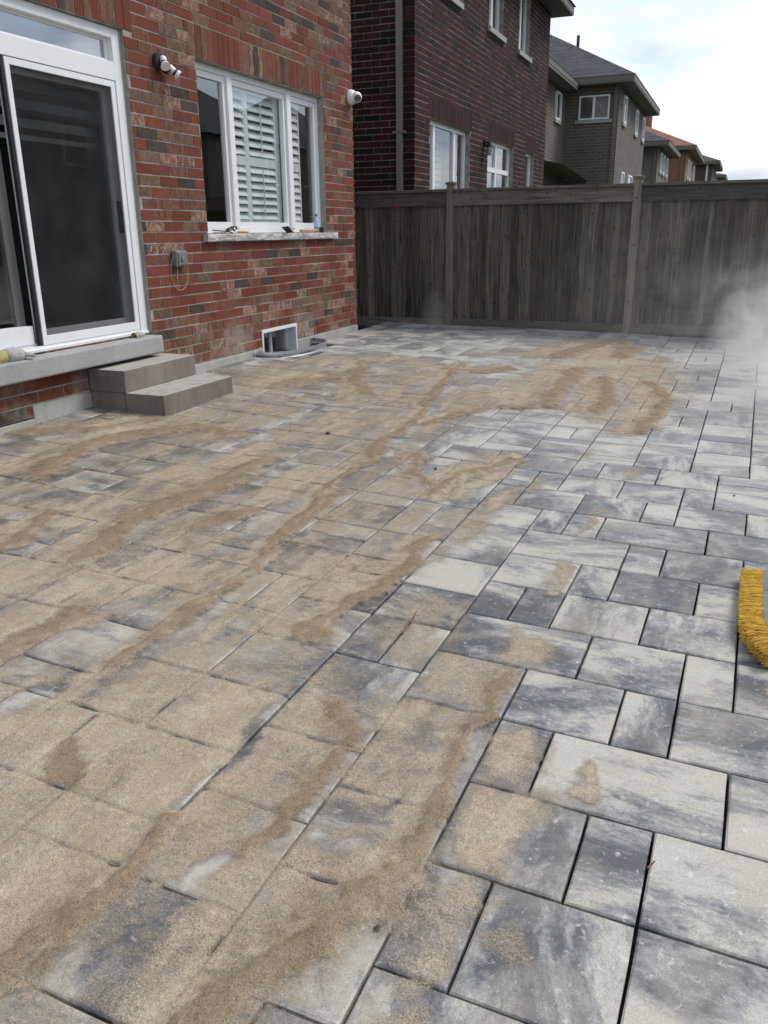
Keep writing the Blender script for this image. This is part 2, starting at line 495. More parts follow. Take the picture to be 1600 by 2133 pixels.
def facade_mat(name, c1, c2, mortar, sx=1.0):
    """brickwork too far away to tell the bricks apart"""
    mt, n, b = new_mat(name)
    g = n.nodes.new('ShaderNodeNewGeometry'); s = n.nodes.new('ShaderNodeSeparateXYZ'); n.links.new(g.outputs['Position'], s.inputs[0])
    cx = n.nodes.new('ShaderNodeCombineXYZ')
    n.links.new(math_(n, 'ADD', s.outputs[0], s.outputs[1]), cx.inputs[0]); n.links.new(s.outputs[2], cx.inputs[1])
    bt = n.nodes.new('ShaderNodeTexBrick'); n.links.new(cx.outputs[0], bt.inputs['Vector'])
    bt.inputs['Scale'].default_value = 1.0; bt.inputs['Brick Width'].default_value = .267; bt.inputs['Row Height'].default_value = .0925; bt.inputs['Mortar Size'].default_value = .008
    bt.inputs['Color1'].default_value = c1 + (1,); bt.inputs['Color2'].default_value = c2 + (1,); bt.inputs['Mortar'].default_value = mortar + (1,)
    nz = noise(n, 1.2, 4, .6, g.outputs['Position'])
    v = ramp(n, [(.3, g3(.85)), (.7, g3(1.15))], nz.outputs['Fac'])
    n.links.new(mixc(n, bt.outputs['Color'], v.outputs[0], 1.0, 'MULTIPLY'), b.inputs['Base Color'])
    b.inputs['Roughness'].default_value = .9
    bump(n, b, bt.outputs['Fac'], -.4, .01)
    return mt

def roof_mat(name, lo, hi):
    mt, n, b = new_mat(name)
    p = pos(n)
    n1 = noise(n, 1.0, 4, .6, mapping(n, p, (3.3, 3.3, 7.5))); n2 = noise(n, 40, 3, .6, p)
    wv = n.nodes.new('ShaderNodeTexWave'); wv.wave_type = 'BANDS'; wv.bands_direction = 'Z'; wv.inputs['Scale'].default_value = 2.6; wv.inputs['Distortion'].default_value = .4
    n.links.new(p, wv.inputs['Vector'])
    c = ramp(n, [(.3, lo), (.7, hi)], n1.outputs['Fac']).outputs[0]
    c = mixc(n, c, ramp(n, [(.0, g3(.7)), (.25, g3(1.05))], wv.outputs['Fac']).outputs[0], 1.0, 'MULTIPLY')
    c = mixc(n, c, ramp(n, [(.3, g3(.8)), (.7, g3(1.2))], n2.outputs['Fac']).outputs[0], 1.0, 'MULTIPLY')
    n.links.new(c, b.inputs['Base Color']); b.inputs['Roughness'].default_value = .95
    return mt

M = {}
M['brick1'] = brick_mat('red_brick', 'object', .75)
M['brickm'] = brick_mat('red_brick_mass', 'attr', .75)
M['dbrick1'] = brick_mat('dark_brick', 'object')
M['dbrickm'] = brick_mat('dark_brick_mass', 'attr')
M['mortar'] = mortar_mat('mortar', (.40, .37, .33))
M['dmortar'] = mortar_mat('dark_house_mortar', (.36, .31, .285))
M['found'] = concrete_mat('foundation_concrete', (.30, .29, .26), (.42, .41, .37))
M['slab'] = concrete_mat('slab_concrete', (.29, .295, .285), (.37, .375, .365), bumpk=.15)
M['step'] = pale_tops(concrete_mat('step_concrete', (.135, .115, .097), (.245, .218, .188), bumpk=.35), (.42, .40, .37), .9)
M['sill'] = concrete_mat('sill_stone', (.30, .29, .28), (.62, .60, .57), False, .9)
M['paver'] = paver_mat('paver_concrete')
M['bed'] = simple('bedding_sand', (.03, .03, .03), .95, .3, 40)
M['soil'] = simple('soil', (.06, .05, .04), .95, .4, 6, bumpk=.4)
M['grass'] = simple('turf', (.06, .085, .035), .95, .4, 3, bumpk=.4)
M['sand'] = sand_mat('sweeping_sand')
M['white'] = simple('white_vinyl', (.74, .75, .76), .38, .03, 4)
M['shutter'] = simple('shutter_white', (.66, .69, .69), .5, .03, 6)
M['trim'] = simple('trim_taupe', (.145, .130, .112), .6, .08, 6)
M['spout'] = simple('downspout_beige', (.20, .18, .16), .55, .08, 6)
M['greystile'] = simple('shaded_vinyl', (.13, .145, .135), .5, .05, 6)  # white vinyl with the shade on the stile put into its colour
M['caulk'] = simple('caulk_beige', (.40, .36, .29), .8, .15, 30)
M['black'] = simple('black_plastic', (.018, .018, .020), .45, .15, 40)
M['whiteplastic'] = simple('white_plastic', (.78, .78, .78), .35, .03, 30)
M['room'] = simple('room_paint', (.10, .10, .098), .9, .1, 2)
M['pane_backing'] = simple('blind_fabric', (.22, .24, .235), .8, .08, 20)
M['glass'] = glass_mat('window_glass')
M['coated'] = glass_mat('coated_transom_glass', (.6, .64, .65), .44)
M['screen'] = screen_mat('insect_screen')
M['galv'] = simple('galvanised_steel', (.55, .57, .59), .38, .12, 25, metal=.9)
M['greybox'] = simple('grey_plastic', (.16, .17, .165), .45, .12, 60)
M['wire'] = simple('pale_wire', (.50, .45, .38), .6, .1, 60)
M['fence'] = wood_mat('fence_board_wood', (.027, .023, .020), (.170, .150, .129), (.140, .097, .066))
M['rail'] = wood_mat('fence_rail_wood', (.058, .050, .043), (.170, .150, .128), (.15, .115, .085), 'X')
M['railb'] = wood_mat('dusty_rail_wood', (.105, .098, .088), (.235, .218, .195), (.20, .17, .14), 'X')
M['post'] = wood_mat('fence_post_wood', (.115, .098, .081), (.245, .212, .178), (.22, .165, .12))
M['yellow'] = simple('yellow_bristle', (.86, .56, .11), .6, .30, 90)
M['ochre'] = simple('worn_bristle', (.58, .36, .07), .7, .35, 90)
M['broomblk'] = simple('grey_broom_block', (.14, .145, .155), .5, .15, 30)
M['wood'] = simple('handle_wood', (.50, .33, .17), .55, .18, 50)
M['orange'] = simple('orange_handle', (.70, .26, .05), .45, .1, 40)
M['glove'] = simple('grey_glove_leather', (.36, .36, .34), .85, .25, 45, bumpk=.5)
M['glovey'] = simple('yellow_glove_cuff', (.34, .31, .13), .85, .3, 45)
M['cap'] = simple('bottle_cap', (.05, .10, .30), .4, .1, 40)
M['stone'] = simple('dark_pebble', (.05, .045, .04), .8, .3, 60)
M['twig'] = simple('dry_twig', (.14, .08, .045), .8, .3, 60)
M['soffit'] = simple('soffit_metal', (.13, .12, .105), .6, .08, 3)
M['lamp'] = simple('lamp_lens', (.42, .43, .40), .25, .05, 30)
M['roofd'] = roof_mat('dark_shingles', (.035, .037, .042), (.075, .078, .086))
M['roofr'] = roof_mat('red_shingles', (.17, .075, .050), (.26, .12, .08))
M['redstain'] = simple('red_hook', (.30, .05, .04), .6, .2, 40)
mt, n, b = new_mat('bottle_plastic')
b.inputs['Base Color'].default_value = (.72, .84, .95, 1); b.inputs['Roughness'].default_value = .12
b.inputs['Transmission Weight'].default_value = .75; b.inputs['IOR'].default_value = 1.33
M['bottle'] = mt
M['label'] = simple('bottle_label', (.45, .60, .80), .5, .15, 80)

# ------------------------------------------------------------------ geometry of the patio grid
WF = np.array([[0.17373202244643154, 0.0039931561215343124, -0.028320526510057623],
               [-0.00433136462572847, 0.17010810874380086, 2.299825099640436],
               [-0.0027150801137568177, 0.003587491238446111, -1.5214760144073214 + CZ]])

def lift(i, j):
    """the patio climbs a little towards the house, less so by the fence"""
    i = np.asarray(i, float); j = np.asarray(j, float)
    a = np.interp(-i, [0, 6, 9, 13, 20, 24, 28, 32], [0, 0, .014, .028, .036, .058, .085, .10])
    return a * (1 - .9 * sstep(28, 46, j))

def P(i, j, h=0.0):
    i = np.asarray(i, float); j = np.asarray(j, float)
    x = WF[0, 0] * i + WF[0, 1] * j + WF[0, 2]
    y = WF[1, 0] * i + WF[1, 1] * j + WF[1, 2]
    z = WF[2, 0] * i + WF[2, 1] * j + WF[2, 2] + lift(i, j) + h
    return np.stack([x, y, z], -1)

def px2g(x, y):
    """a traced spot of the patio -> its place on the patio grid"""
    r = RW @ np.array([x - 800.0, y - 1066.5, 1722.0])
    i = j = 0.0
    dz = 0.0
    A = WF[:, :2]; O = WF[:, 2] - np.array([0, 0, CZ])
    for _ in range(6):
        Mx = np.column_stack([A, -r]); s = np.linalg.solve(Mx, -(O + np.array([0, 0, dz])))
        dz = float(lift(s[0], s[1]))
    return s[0], s[1]

def project(p):
    c = RW.T @ (np.array(p, float) - np.array([0, 0, CZ]))
    return 800 + 1722 * c[0] / c[2], 1066.5 + 1722 * c[1] / c[2], c[2]

# ------------------------------------------------------------------ ground and patio
b = MB()
b.poly([(-400, -400, -.32), (400, -400, -.32), (400, 600, -.32), (-400, 600, -.32)])
tag(b.build('ground', M['grass']), kind='structure')

patio = empty('patio', (0, 0, 0), kind='structure')
b = MB()
ni, nj = 24, 34
gi = np.linspace(-28.6, 12, ni + 1); gj = np.linspace(-16, 54.3, nj + 1)
for a in range(ni):
    for c in range(nj):
        b.poly([tuple(P(gi[a], gj[c], -.04)), tuple(P(gi[a + 1], gj[c], -.04)), tuple(P(gi[a + 1], gj[c + 1], -.04)), tuple(P(gi[a], gj[c + 1], -.04))])
b.build('bedding_layer', M['bed'], patio)

RECT = [(-3,-6,-2,-4),(-2,-6,0,-4),(0,-6,2,-4),(-3,-8,-1,-6),(-1,-8,1,-6),(-3,-4,-1,-2),(-1,-4,0,-2),(0,-4,2,-2),
 (-3,-2,-2,0),(-2,-2,1,0),(1,-2,3,0),(-3,0,-1,2),(-1,0,0,2),(0,0,2,2),(-5,2,-2,4),(-2,2,0,4),(0,2,1,4),(1,2,3,4),
 (-5,4,-4,6),(-4,4,-3,6),(-3,4,-1,6),(-1,4,1,6),(1,4,3,6),(-5,6,-3,8),(-3,6,-2,8),(-2,6,0,8),(0,6,1,8),(1,6,3,8),
 (-5,8,-2,10),(-2,8,-1,10),(-1,8,1,10),(1,8,3,10),(-5,10,-4,12),(-4,10,-3,12),(-3,10,0,12),(0,10,2,12),
 (-7,10,-5,12),(-7,12,-6,14),(-6,12,-4,14),(-4,12,-2,14),(-2,12,-1,14),(-1,12,1,14),(1,12,3,14),
 (-7,14,-6,16),(-6,14,-5,16),(-5,14,-3,16),(-3,14,-1,16),(-1,14,0,16),(0,14,2,16),
 (-7,16,-5,18),(-5,16,-4,18),(-4,16,-2,18),(-2,16,0,18),(0,16,3,17),(0,17,3,18),
 (-5,18,-3,19),(-5,19,-3,21),(-5,21,-3,22),(-5,22,-3,23),(-3,18,-1,20),(-3,20,-1,22),(-3,22,-1,25),
 (-1,18,1,19),(-1,19,1,21),(-1,21,1,23),(-1,23,1,24),(-1,24,1,26),(-1,26,1,29),(1,18,3,20),(1,20,3,22),(1,22,3,25),
 (-2,25,-1,27),(-4,25,-2,27),(-3,27,-1,29),(-4,29,-2,31),(-2,29,0,31),(0,29,1,31),(-3,31,-1,33),(-1,31,1,33),
 (-9,6,-7,8),(-9,8,-8,11),(-8,9,-7,11),(-8,8,-7,9),(-11,10,-9,11),(-11,11,-9,13),(-11,13,-9,15),(-11,15,-9,16),
 (-11,16,-10,18),(-10,16,-8,18),(-8,16,-7,18),(-11,18,-9,21),(-9,18,-7,19),(-9,19,-7,21),(-9,21,-7,23),(-11,21,-9,23),
 (-11,23,-10,25),(-10,23,-9,25),(-9,23,-7,25),(-7,23,-5,25),(-7,18,-5,20),(-7,20,-5,21),(-7,21,-6,23),(-6,21,-5,23),
 (-9,11,-7,14),(-9,14,-7,16),(-7,7,-5,10),(-7,5,-5,7),(-7,3,-5,5),(-7,1,-6,3),(-6,1,-5,3),(-7,-2,-5,1),(-5,0,-3,2),
 (-5,-3,-3,0),(-5,-5,-3,-3),(-5,-7,-3,-5),(-7,-4,-5,-2),(-7,-6,-5,-4),(-7,-8,-5,-6),(-10,-5,-7,-3),(-9,-6,-7,-5),(-9,-8,-7,-6),
 (-11,-5,-10,-3),(-13,-3,-11,-2),(-13,-2,-11,0),(-13,0,-12,2),(-12,0,-11,2),(-11,-3,-9,-1),(-9,-3,-7,-1),(-9,-1,-7,1),(-11,-1,-9,2),
 (-10,2,-9,4),(-11,2,-10,4),(-11,4,-9,6),(-11,6,-9,7),(-11,7,-9,8),(-11,8,-9,10),(-9,1,-7,3),(-9,3,-7,5),(-9,5,-7,6),
 (-13,2,-11,4),(-13,4,-11,5),(-13,5,-11,6),(-13,6,-11,8),(-13,8,-11,11),(-13,11,-11,13),(-13,13,-11,15),(-13,15,-11,17),(-13,17,-11,19),
 (-14,2,-13,4),(-15,4,-14,7),(-17,4,-15,7),(-17,2,-14,4),(-14,0,-13,2),(-15,0,-14,2),(-17,0,-15,2),(-15,-2,-13,0),(-14,4,-13,6),
 (-20,5,-18,7),(-18,5,-17,7),(-22,5,-20,7),(-21,4,-19,5),(-21,3,-19,4),(-19,3,-17,5),(-24,7,-22,9),(-22,7,-21,9),(-21,7,-19,9),(-19,7,-18,9),
 (-18,7,-16,9),(-24,9,-22,11),(-22,9,-20,11),(-20,9,-19,11),(-19,9,-17,11),(-17,13,-16,15),(-16,13,-15,15),(-15,13,-13,15),(-17,11,-15,13),(-15,11,-13,13)]
I0, I1, J0, J1 = -28, 10, -14, 54
occ = {}
pav = []
def put(r):
    for a in range(r[0], r[2]):
        for c in range(r[1], r[3]):
            occ[(a, c)] = len(pav)
    pav.append(r)
for r in RECT:
    if any((a, c) in occ for a in range(r[0], r[2]) for c in range(r[1], r[3])):
        continue
    put(r)
prng = random.Random(23)
for c in range(J0, J1):
    for a in range(I0, I1):
        if (a, c) in occ: continue
        opts = [(2, 2)] * 5 + [(2, 3)] * 3 + [(3, 2)] * 2 + [(1, 2)] * 2 + [(2, 1)] * 3
        prng.shuffle(opts)
        for (w, h) in opts + [(1, 2), (2, 1), (1, 1)]:
            if a + w > I1 or c + h > J1: continue
            if all((a + q, c + t) not in occ for q in range(w) for t in range(h)):
                put((a, c, a + w, c + h)); break

GAP = .0080
_pm = {}
def paver_mesh(w, h, var=0):
    """slab with a worn chamfer: the rim is jittered so no two edges run dead straight"""
    key = (w, h, var)
    if key in _pm: return _pm[key]
    lx = w * .17378 - GAP; ly = h * .17015 - GAP
    rr = random.Random(w * 100 + h * 10 + var); S = 3
    base = []
    cs = [(-lx / 2, -ly / 2), (lx / 2, -ly / 2), (lx / 2, ly / 2), (-lx / 2, ly / 2)]
    nrm = [(0, 1), (-1, 0), (0, -1), (1, 0)]
    for k in range(4):
        for t in range(S):
            f_ = t / S + (rr.uniform(-.07, .07) if t else 0)
            x = cs[k][0] + (cs[(k + 1) % 4][0] - cs[k][0]) * f_; y = cs[k][1] + (cs[(k + 1) % 4][1] - cs[k][1]) * f_
            base.append((x, y, k, t))
    v = []
    for (z, inset, jit) in ((-.045, 0, 0), (-.0045, 0, .0011), (0, .0052, .0016)):
        for (x, y, k, t) in base:
            ins = inset + rr.uniform(-jit, jit)
            if t == 0:
                nx = nrm[k][0] + nrm[k - 1][0]; ny = nrm[k][1] + nrm[k - 1][1]
            else: nx, ny = nrm[k]
            v.append((x + nx * ins, y + ny * ins, z - (rr.uniform(0, .0008) if z == 0 else 0)))
    m_ = len(base); f = [tuple(range(2 * m_, 3 * m_))]
    for L_ in (0, m_):
        for k in range(m_): f.append((L_ + k, L_ + (k + 1) % m_, L_ + m_ + (k + 1) % m_, L_ + m_ + k))
    me = bpy.data.meshes.new('paver_%dx%d' % (w, h)); me.from_pydata(v, [], f); me.materials.append(M['paver'])
    _pm[key] = me
    return me

def paver_matrix(r):
    ci = (r[0] + r[2]) / 2; cj = (r[1] + r[3]) / 2
    ex = Vector(P(r[2], cj) - P(r[0], cj)); ey = Vector(P(ci, r[3]) - P(ci, r[1]))
    nz = ex.cross(ey).normalized(); ex.normalize(); ey = nz.cross(ex)
    mm = Matrix((ex, ey, nz)).transposed().to_4x4()
    t = Matrix.Rotation(R_(prng.gauss(0, .12)), 4, 'X') @ Matrix.Rotation(R_(prng.gauss(0, .12)), 4, 'Y') @ Matrix.Rotation(R_(prng.gauss(0, .16)), 4, 'Z')
    mm = mm @ t
    mm.translation = Vector(P(ci, cj, prng.uniform(-.0018, .0018)))
    return mm

def quad_area(pts):
    a = 0
    for k in range(len(pts)):
        x0, y0 = pts[k]; x1, y1 = pts[(k + 1) % len(pts)]
        a += x0 * y1 - x1 * y0
    return abs(a) / 2

def seen_area(pts3):
    q = []
    for p in pts3:
        x, y, d = project(p)
        if d < .2: return 0
        q.append((x, y))
    if all(x < -20 for x, y in q) or all(x > 1620 for x, y in q) or all(y > 2150 for x, y in q) or all(y < -20 for x, y in q): return 0
    return quad_area([(min(1650, max(-50, x)), min(2180, max(-50, y))) for x, y in q])

def in_well(x, y): return ((x + 4.685) / .40) ** 2 + ((y - 8.45) / .66) ** 2 < 1.0
info = []
for k, r in enumerate(pav):
    cw = P((r[0] + r[2]) / 2, (r[1] + r[3]) / 2)
    if in_well(cw[0], cw[1]): continue
    mm = paver_matrix(r)
    a = seen_area([P(r[0], r[1]), P(r[2], r[1]), P(r[2], r[3]), P(r[0], r[3])])
    info.append((a, k, mm))
info.sort(key=lambda t: -t[0])
rest = MB(); rest_off = []
for n_, (a, k, mm) in enumerate(info):
    r = pav[k]; me = paver_mesh(r[2] - r[0], r[3] - r[1], k % 4)
    if n_ < 300:
        o = bpy.data.objects.new('paver', me); link(o, patio); o.matrix_world = mm
    else:
        base = len(rest.v)
        rest.v += [tuple(mm @ vv.co) for vv in me.vertices]
        rv = prng.random()
        for pp in me.polygons:
            rest.f.append(tuple(base + q for q in pp.vertices)); rest.mi.append(0)
        rest_off += [rv] * len(me.vertices)
me = bpy.data.meshes.new('far_pavers'); me.from_pydata(rest.v, [], rest.f); me.materials.append(M['paver'])
at = me.attributes.new('off', 'FLOAT', 'POINT'); at.data.foreach_set('value', rest_off)
tag(link(bpy.data.objects.new('paver_field', me), patio), kind='stuff')

# border strip of soil along fence foot
b = MB()
b.box(-5.2, 4, 11.44, 11.75, -.2, .215)
tag(b.build('soil_strip', M['soil']), kind='structure')

# ------------------------------------------------------------------ sweeping sand on the pavers
def poly_g(pts): return np.array([px2g(*p) for p in pts])

def seg_dist(X, Y, pl, closed=False):
    d = np.full(X.shape, 1e9); n_ = len(pl)
    for k in range(n_ if closed else n_ - 1):
        a = pl[k]; c = pl[(k + 1) % n_]
        vx, vy = c - a; l2 = vx * vx + vy * vy + 1e-12
        t = np.clip(((X - a[0]) * vx + (Y - a[1]) * vy) / l2, 0, 1)
        d = np.minimum(d, np.hypot(X - a[0] - t * vx, Y - a[1] - t * vy))
    return d

def inside(X, Y, pl):
    r = np.zeros(X.shape, bool); n_ = len(pl)
    for k in range(n_):
        x0, y0 = pl[k]; x1, y1 = pl[(k + 1) % n_]
        if abs(y1 - y0) < 1e-9: continue
        c = ((y0 > Y) != (y1 > Y)) & (X < (x1 - x0) * (Y - y0) / (y1 - y0) + x0)
        r ^= c
    return r

def soft_poly(X, Y, pts, feather):
    pl = poly_g(pts); d = seg_dist(X, Y, pl, True)
    s = np.where(inside(X, Y, pl), d, -d)
    return sstep(-feather, feather, s)

def stroke(X, Y, pts, w, soft=.6):
    d = seg_dist(X, Y, poly_g(pts))
    return 1 - sstep(w * (1 - soft), w, d)

def build_sand():
    offs = [.023, .042, .11, .18, .25, .32, .39, .46, .53, .60, .67, .74, .81, .88, .958, .977]
    iu = np.array([a + o for a in range(-28, 3) for o in offs]); ju = np.array([c + o for c in range(-9, 50) for o in offs])
    X, Y = np.meshgrid(iu, ju, indexing='ij')
    # ragged edges
    wx = X + (fbm(X * 1.1, Y * .7, 3) - .5) * .9 + (fbm(X * 5, Y * 5, 9, 3) - .5) * .25
    wy = Y + (fbm(X * 1.1, Y * .7, 5) - .5) * 1.2 + (fbm(X * 5, Y * 5, 11, 3) - .5) * .25
    main = soft_poly(wx, wy, [(0, 2300), (660, 2300), (705, 2120), (770, 2000), (830, 1870), (905, 1745), (950, 1640), (1000, 1500), (930, 1460), (850, 1440), (770, 1410), (700, 1380), (690, 1340), (790, 1250), (850, 1180), (905, 1090), (880, 1050),
                       (855, 1010), (850, 975), (885, 935), (935, 890), (1010, 850), (1010, 805), (940, 770), (880, 745), (800, 738), (700, 738), (600, 752), (480, 775), (420, 795), (490, 815), (340, 870), (200, 872), (60, 925), (-60, 945), (-300, 1200), (-300, 2300)], .9)
    far = soft_poly(wx, wy, [(1000, 812), (1080, 785), (1150, 742), (1230, 722), (1320, 712), (1375, 745), (1430, 800), (1420, 845), (1370, 878), (1320, 895), (1240, 880), (1150, 845), (1040, 848), (985, 830)], 1.5)
    sweep = fbm(X * 1.3 + .5 * Y * .35, Y * .28, 31, 5)         # drawn out along the sweeping direction
    blotch = fbm(X * .55, Y * .4, 37, 4)
    ux = X - .12 * Y + .9 * fbm(X * .4, Y * .25, 41, 3)
    broom_ = fbm(ux * 3.2, Y * .30, 43, 4)                      # strokes of the broom
    thin = sstep(4, 16, Y) * sstep(-7, -13, X)                  # swept thinner towards the steps
    cover = np.maximum(main * (.20 + .72 * sweep + .75 * (blotch - .5) + .85 * (broom_ - .5) - .14 * thin), far * (.30 + .62 * blotch))
    for pts, f in (([(1045, 1500), (1140, 1530), (1095, 1650), (985, 1625)], .80), ([(985, 1640), (1140, 1675), (1115, 1740), (1050, 1815), (900, 1790)], .92), ([(890, 1800), (1010, 1840), (930, 2050), (795, 2000)], .86),
                   ([(775, 2040), (870, 2060), (920, 2133), (880, 2200), (745, 2200)], .75), ([(1085, 1312), (1140, 1332), (1118, 1378), (1035, 1368)], .85), ([(925, 1355), (1090, 1395), (1045, 1490), (860, 1450)], .62),
                   ([(1010, 1045), (1095, 1015), (1070, 1050), (1010, 1075)], .72), ([(950, 1060), (1040, 1060), (1000, 1120), (920, 1170), (880, 1160)], .5), ([(895, 1020), (960, 972), (1085, 942), (1062, 985), (960, 1038), (900, 1046)], 1.0),
                   ([(860, 1450), (1020, 1490), (930, 1690), (720, 1630)], .55), ([(840, 1240), (1000, 1250), (900, 1390), (760, 1350)], .45)):
        cover = np.maximum(cover, soft_poly(wx, wy, pts, .34) * f * (.62 + .4 * sweep + .5 * (broom_ - .35)))
    for pts, w, f in (([(1235, 1598), (1190, 1668)], .20, .9), ([(1180, 1170), (1166, 1232)], .18, .75), ([(1240, 1060), (1200, 1110)], .2, .6), ([(1045, 1942), (1052, 1950)], .3, .55), ([(1588, 1440), (1594, 1446)], .16, .8),
                      ([(1320, 980), (1300, 1000)], .3, .5), ([(1215, 950), (1240, 940)], .3, .35), ([(1120, 1000), (1090, 1020)], .4, .5), ([(1160, 1195), (1150, 1215)], .25, .4)):
        cover = np.maximum(cover, stroke(wx, wy, pts, w * 1.2, 1.0) * f * .85)
    # bare places swept clean
    bare = np.zeros_like(cover)
    for pts, w, f in (([(10, 1470), (90, 1445)], .5, .9), ([(90, 1390), (300, 1295)], .7, .6), ([(380, 1640), (470, 1580), (500, 1520), (560, 1460)], .22, .95), ([(130, 2050), (240, 1950), (330, 1880)], .16, .9),
                      ([(380, 1860), (480, 1770), (600, 1700), (660, 1640)], .22, .95), ([(470, 2050), (430, 2140)], .3, .8), ([(570, 1980), (650, 1930)], .2, .8), ([(590, 1450), (700, 1350)], .2, .9), ([(530, 1322), (610, 1338)], .1, 1),
                      ([(640, 1700), (760, 1700), (860, 1700)], .35, .9), ([(640, 1740), (740, 1830)], .4, .9), ([(700, 1760), (800, 1760)], .5, .85), ([(830, 1385), (760, 1430)], .3, .9), ([(0, 990), (110, 1000)], .8, .8), ([(60, 1040), (240, 1010)], 1.0, .85),
                      ([(200, 1000), (330, 950)], .6, .7), ([(300, 980), (420, 925)], .7, .8), ([(430, 960), (560, 890), (700, 845)], .6, .8), ([(0, 1085), (90, 1070)], .5, .8), ([(0, 890), (200, 862)], .7, .9), ([(640, 930), (520, 1015)], .35, .7),
                      ([(320, 870), (240, 900)], .5, .6), ([(720, 800), (640, 850)], .8, .6), ([(770, 930), (860, 880)], .4, .5), ([(650, 1010), (560, 1070)], .35, .55), ([(250, 1300), (360, 1230)], .5, .6), ([(0, 1290), (60, 1260)], .4, .8),
                      ([(560, 1230), (470, 1310)], .22, .55), ([(970, 1240), (900, 1330)], .2, .8), ([(100, 960), (0, 1010)], .3, .7), ([(880, 1560), (900, 1530)], .3, .7), ([(360, 800), (480, 790)], .8, .5), ([(800, 960), (900, 850)], .25, .5)):
        bare = np.maximum(bare, stroke(wx, wy, pts, w * 1.15, 1.0) * f)
    cover = np.maximum(cover, main * (.30 + .12 * (broom_ - .5)))
    cover = cover * (1 - bare)
    # windrows left by the broom: (trace, half width in paver units, height)
    ridge = np.zeros_like(cover); damp = np.zeros_like(cover); drift = np.zeros_like(cover); rubbed = np.zeros_like(cover)
    for pts, w, h in (([(-20, 2070), (110, 1950), (240, 1830), (310, 1740), (345, 1690)], .22, .012), ([(430, 2140), (560, 2030), (650, 1955), (740, 1885), (800, 1870)], .42, .014), ([(800, 1870), (850, 1820), (890, 1745), (905, 1715)], .20, .012),
                      ([(925, 1690), (945, 1610), (985, 1520), (1000, 1495)], .17, .010), ([(1022, 1490), (1045, 1440), (1066, 1402)], .17, .008), ([(250, 1390), (430, 1262), (520, 1195), (640, 1070), (720, 1000)], .20, .013), ([(720, 1000), (800, 930), (870, 868), (930, 790), (965, 757)], .22, .010),
                      ([(620, 1335), (720, 1275), (800, 1215), (860, 1165), (900, 1125)], .25, .011), ([(170, 1160), (290, 1080), (400, 1040), (480, 1000), (560, 960)], .5, .012), ([(80, 990), (180, 935), (260, 912), (400, 892), (490, 912)], .6, .012), ([(60, 900), (230, 895), (330, 875)], .6, .009),
                      ([(0, 1150), (60, 1115), (110, 1070)], .25, .008), ([(580, 1690), (620, 1650), (690, 1560)], .16, .008), ([(1130, 845), (1180, 800), (1205, 770)], .6, .013), ([(1165, 742), (1215, 728), (1290, 714)], .9, .018), ([(1290, 745), (1310, 725)], .8, .012), ([(1240, 860), (1272, 838), (1255, 790)], .5, .012),
                      ([(1335, 900), (1372, 862), (1392, 835), (1355, 800)], .4, .012), ([(880, 945), (868, 990), (905, 1012)], .2, .008), ([(905, 1030), (960, 990), (1070, 958)], .28, .009), ([(760, 755), (745, 790), (760, 820)], .5, .010), ([(930, 770), (1000, 775), (1060, 768)], .5, .008),
                      ([(590, 800), (680, 790)], .9, .010), ([(430, 1100), (520, 1070)], .4, .010), ([(620, 1110), (720, 1020)], .12, .007), ([(280, 1345), (420, 1265)], .12, .010), ([(890, 880), (1010, 850), (1060, 845)], .25, .007), ([(0, 1370), (150, 1290)], .5, .006),
                      ([(520, 1760), (640, 1660)], .12, .008), ([(690, 1480), (720, 1530)], .3, .005), ([(1110, 850), (1040, 850)], .35, .006)):
        d = seg_dist(wx, wy, poly_g(pts)) / w
        gss = np.exp(-d * d * 1.1 / 1.5)
        ridge = np.maximum(ridge, gss * h); damp = np.maximum(damp, gss)
        pg_ = poly_g(pts)
        lee = np.exp(-(seg_dist(wx + w * 1.5, wy, pg_) / (w * 2.0)) ** 2)      # drift trailing off on the house side
        rub = np.exp(-(seg_dist(wx - w * 1.7, wy, pg_) / (w * 1.1)) ** 2)      # strip rubbed bare on the open side
        drift = np.maximum(drift, lee); rubbed = np.maximum(rubbed, rub)
    cover = np.maximum(cover * (1 - .6 * rubbed * (1 - drift)), drift * .72 * (.5 + sweep))
    damp = np.maximum(damp * .9, drift * .5)
    tri = soft_poly(wx, wy, [(75, 1600), (150, 1540), (225, 1570), (190, 1640), (110, 1630)], .25)
    damp = np.maximum(damp, tri * .9)
    damp = np.maximum(damp, soft_poly(wx, wy, [(0, 1370), (130, 1285), (180, 1300), (60, 1390), (0, 1400)], .3) * .6)
    cover = np.maximum(cover, np.clip(damp * 1.15 - .12, 0, 1))
    damp = np.clip(sstep(.30, .85, damp * (.62 + .76 * fbm(X * 4, Y * 4, 51, 4))) + .75 * (blotch - .44) * (main > .5) + .5 * (fbm(X * 1.2, Y * .5, 57, 4) - .5) * (main > .5) + .8 * (broom_ - .5) * (main > .5), 0, 1)
    cover = np.clip(cover, 0, 1)
    thick = ridge * (.55 + .9 * fbm(X * 3.2, Y * 3.2, 61, 4)) * 1.5 + .0022 * cover * fbm(X * 2.0, Y * .9, 71, 4)
    thick += .0011 * np.sin((X * .8 + Y * 1.9) * 2.2 + 4 * fbm(X * .6, Y * .6, 77, 3)) * cover * (damp > .2)
    # the joints: open, half filled or buried
    fi = X - np.floor(X); fj = Y - np.floor(Y)
    ii = np.round(X).astype(int); jj = np.round(Y).astype(int)
    ci = np.floor(X).astype(int); cj = np.floor(Y).astype(int)
    ids = np.full((I1 - I0 + 2, J1 - J0 + 2), -1)
    for (a, c), v in occ.items():
        ids[a - I0 + 1, c - J0 + 1] = v
    nearI = (np.minimum(fi, 1 - fi) < .03); nearJ = (np.minimum(fj, 1 - fj) < .03)
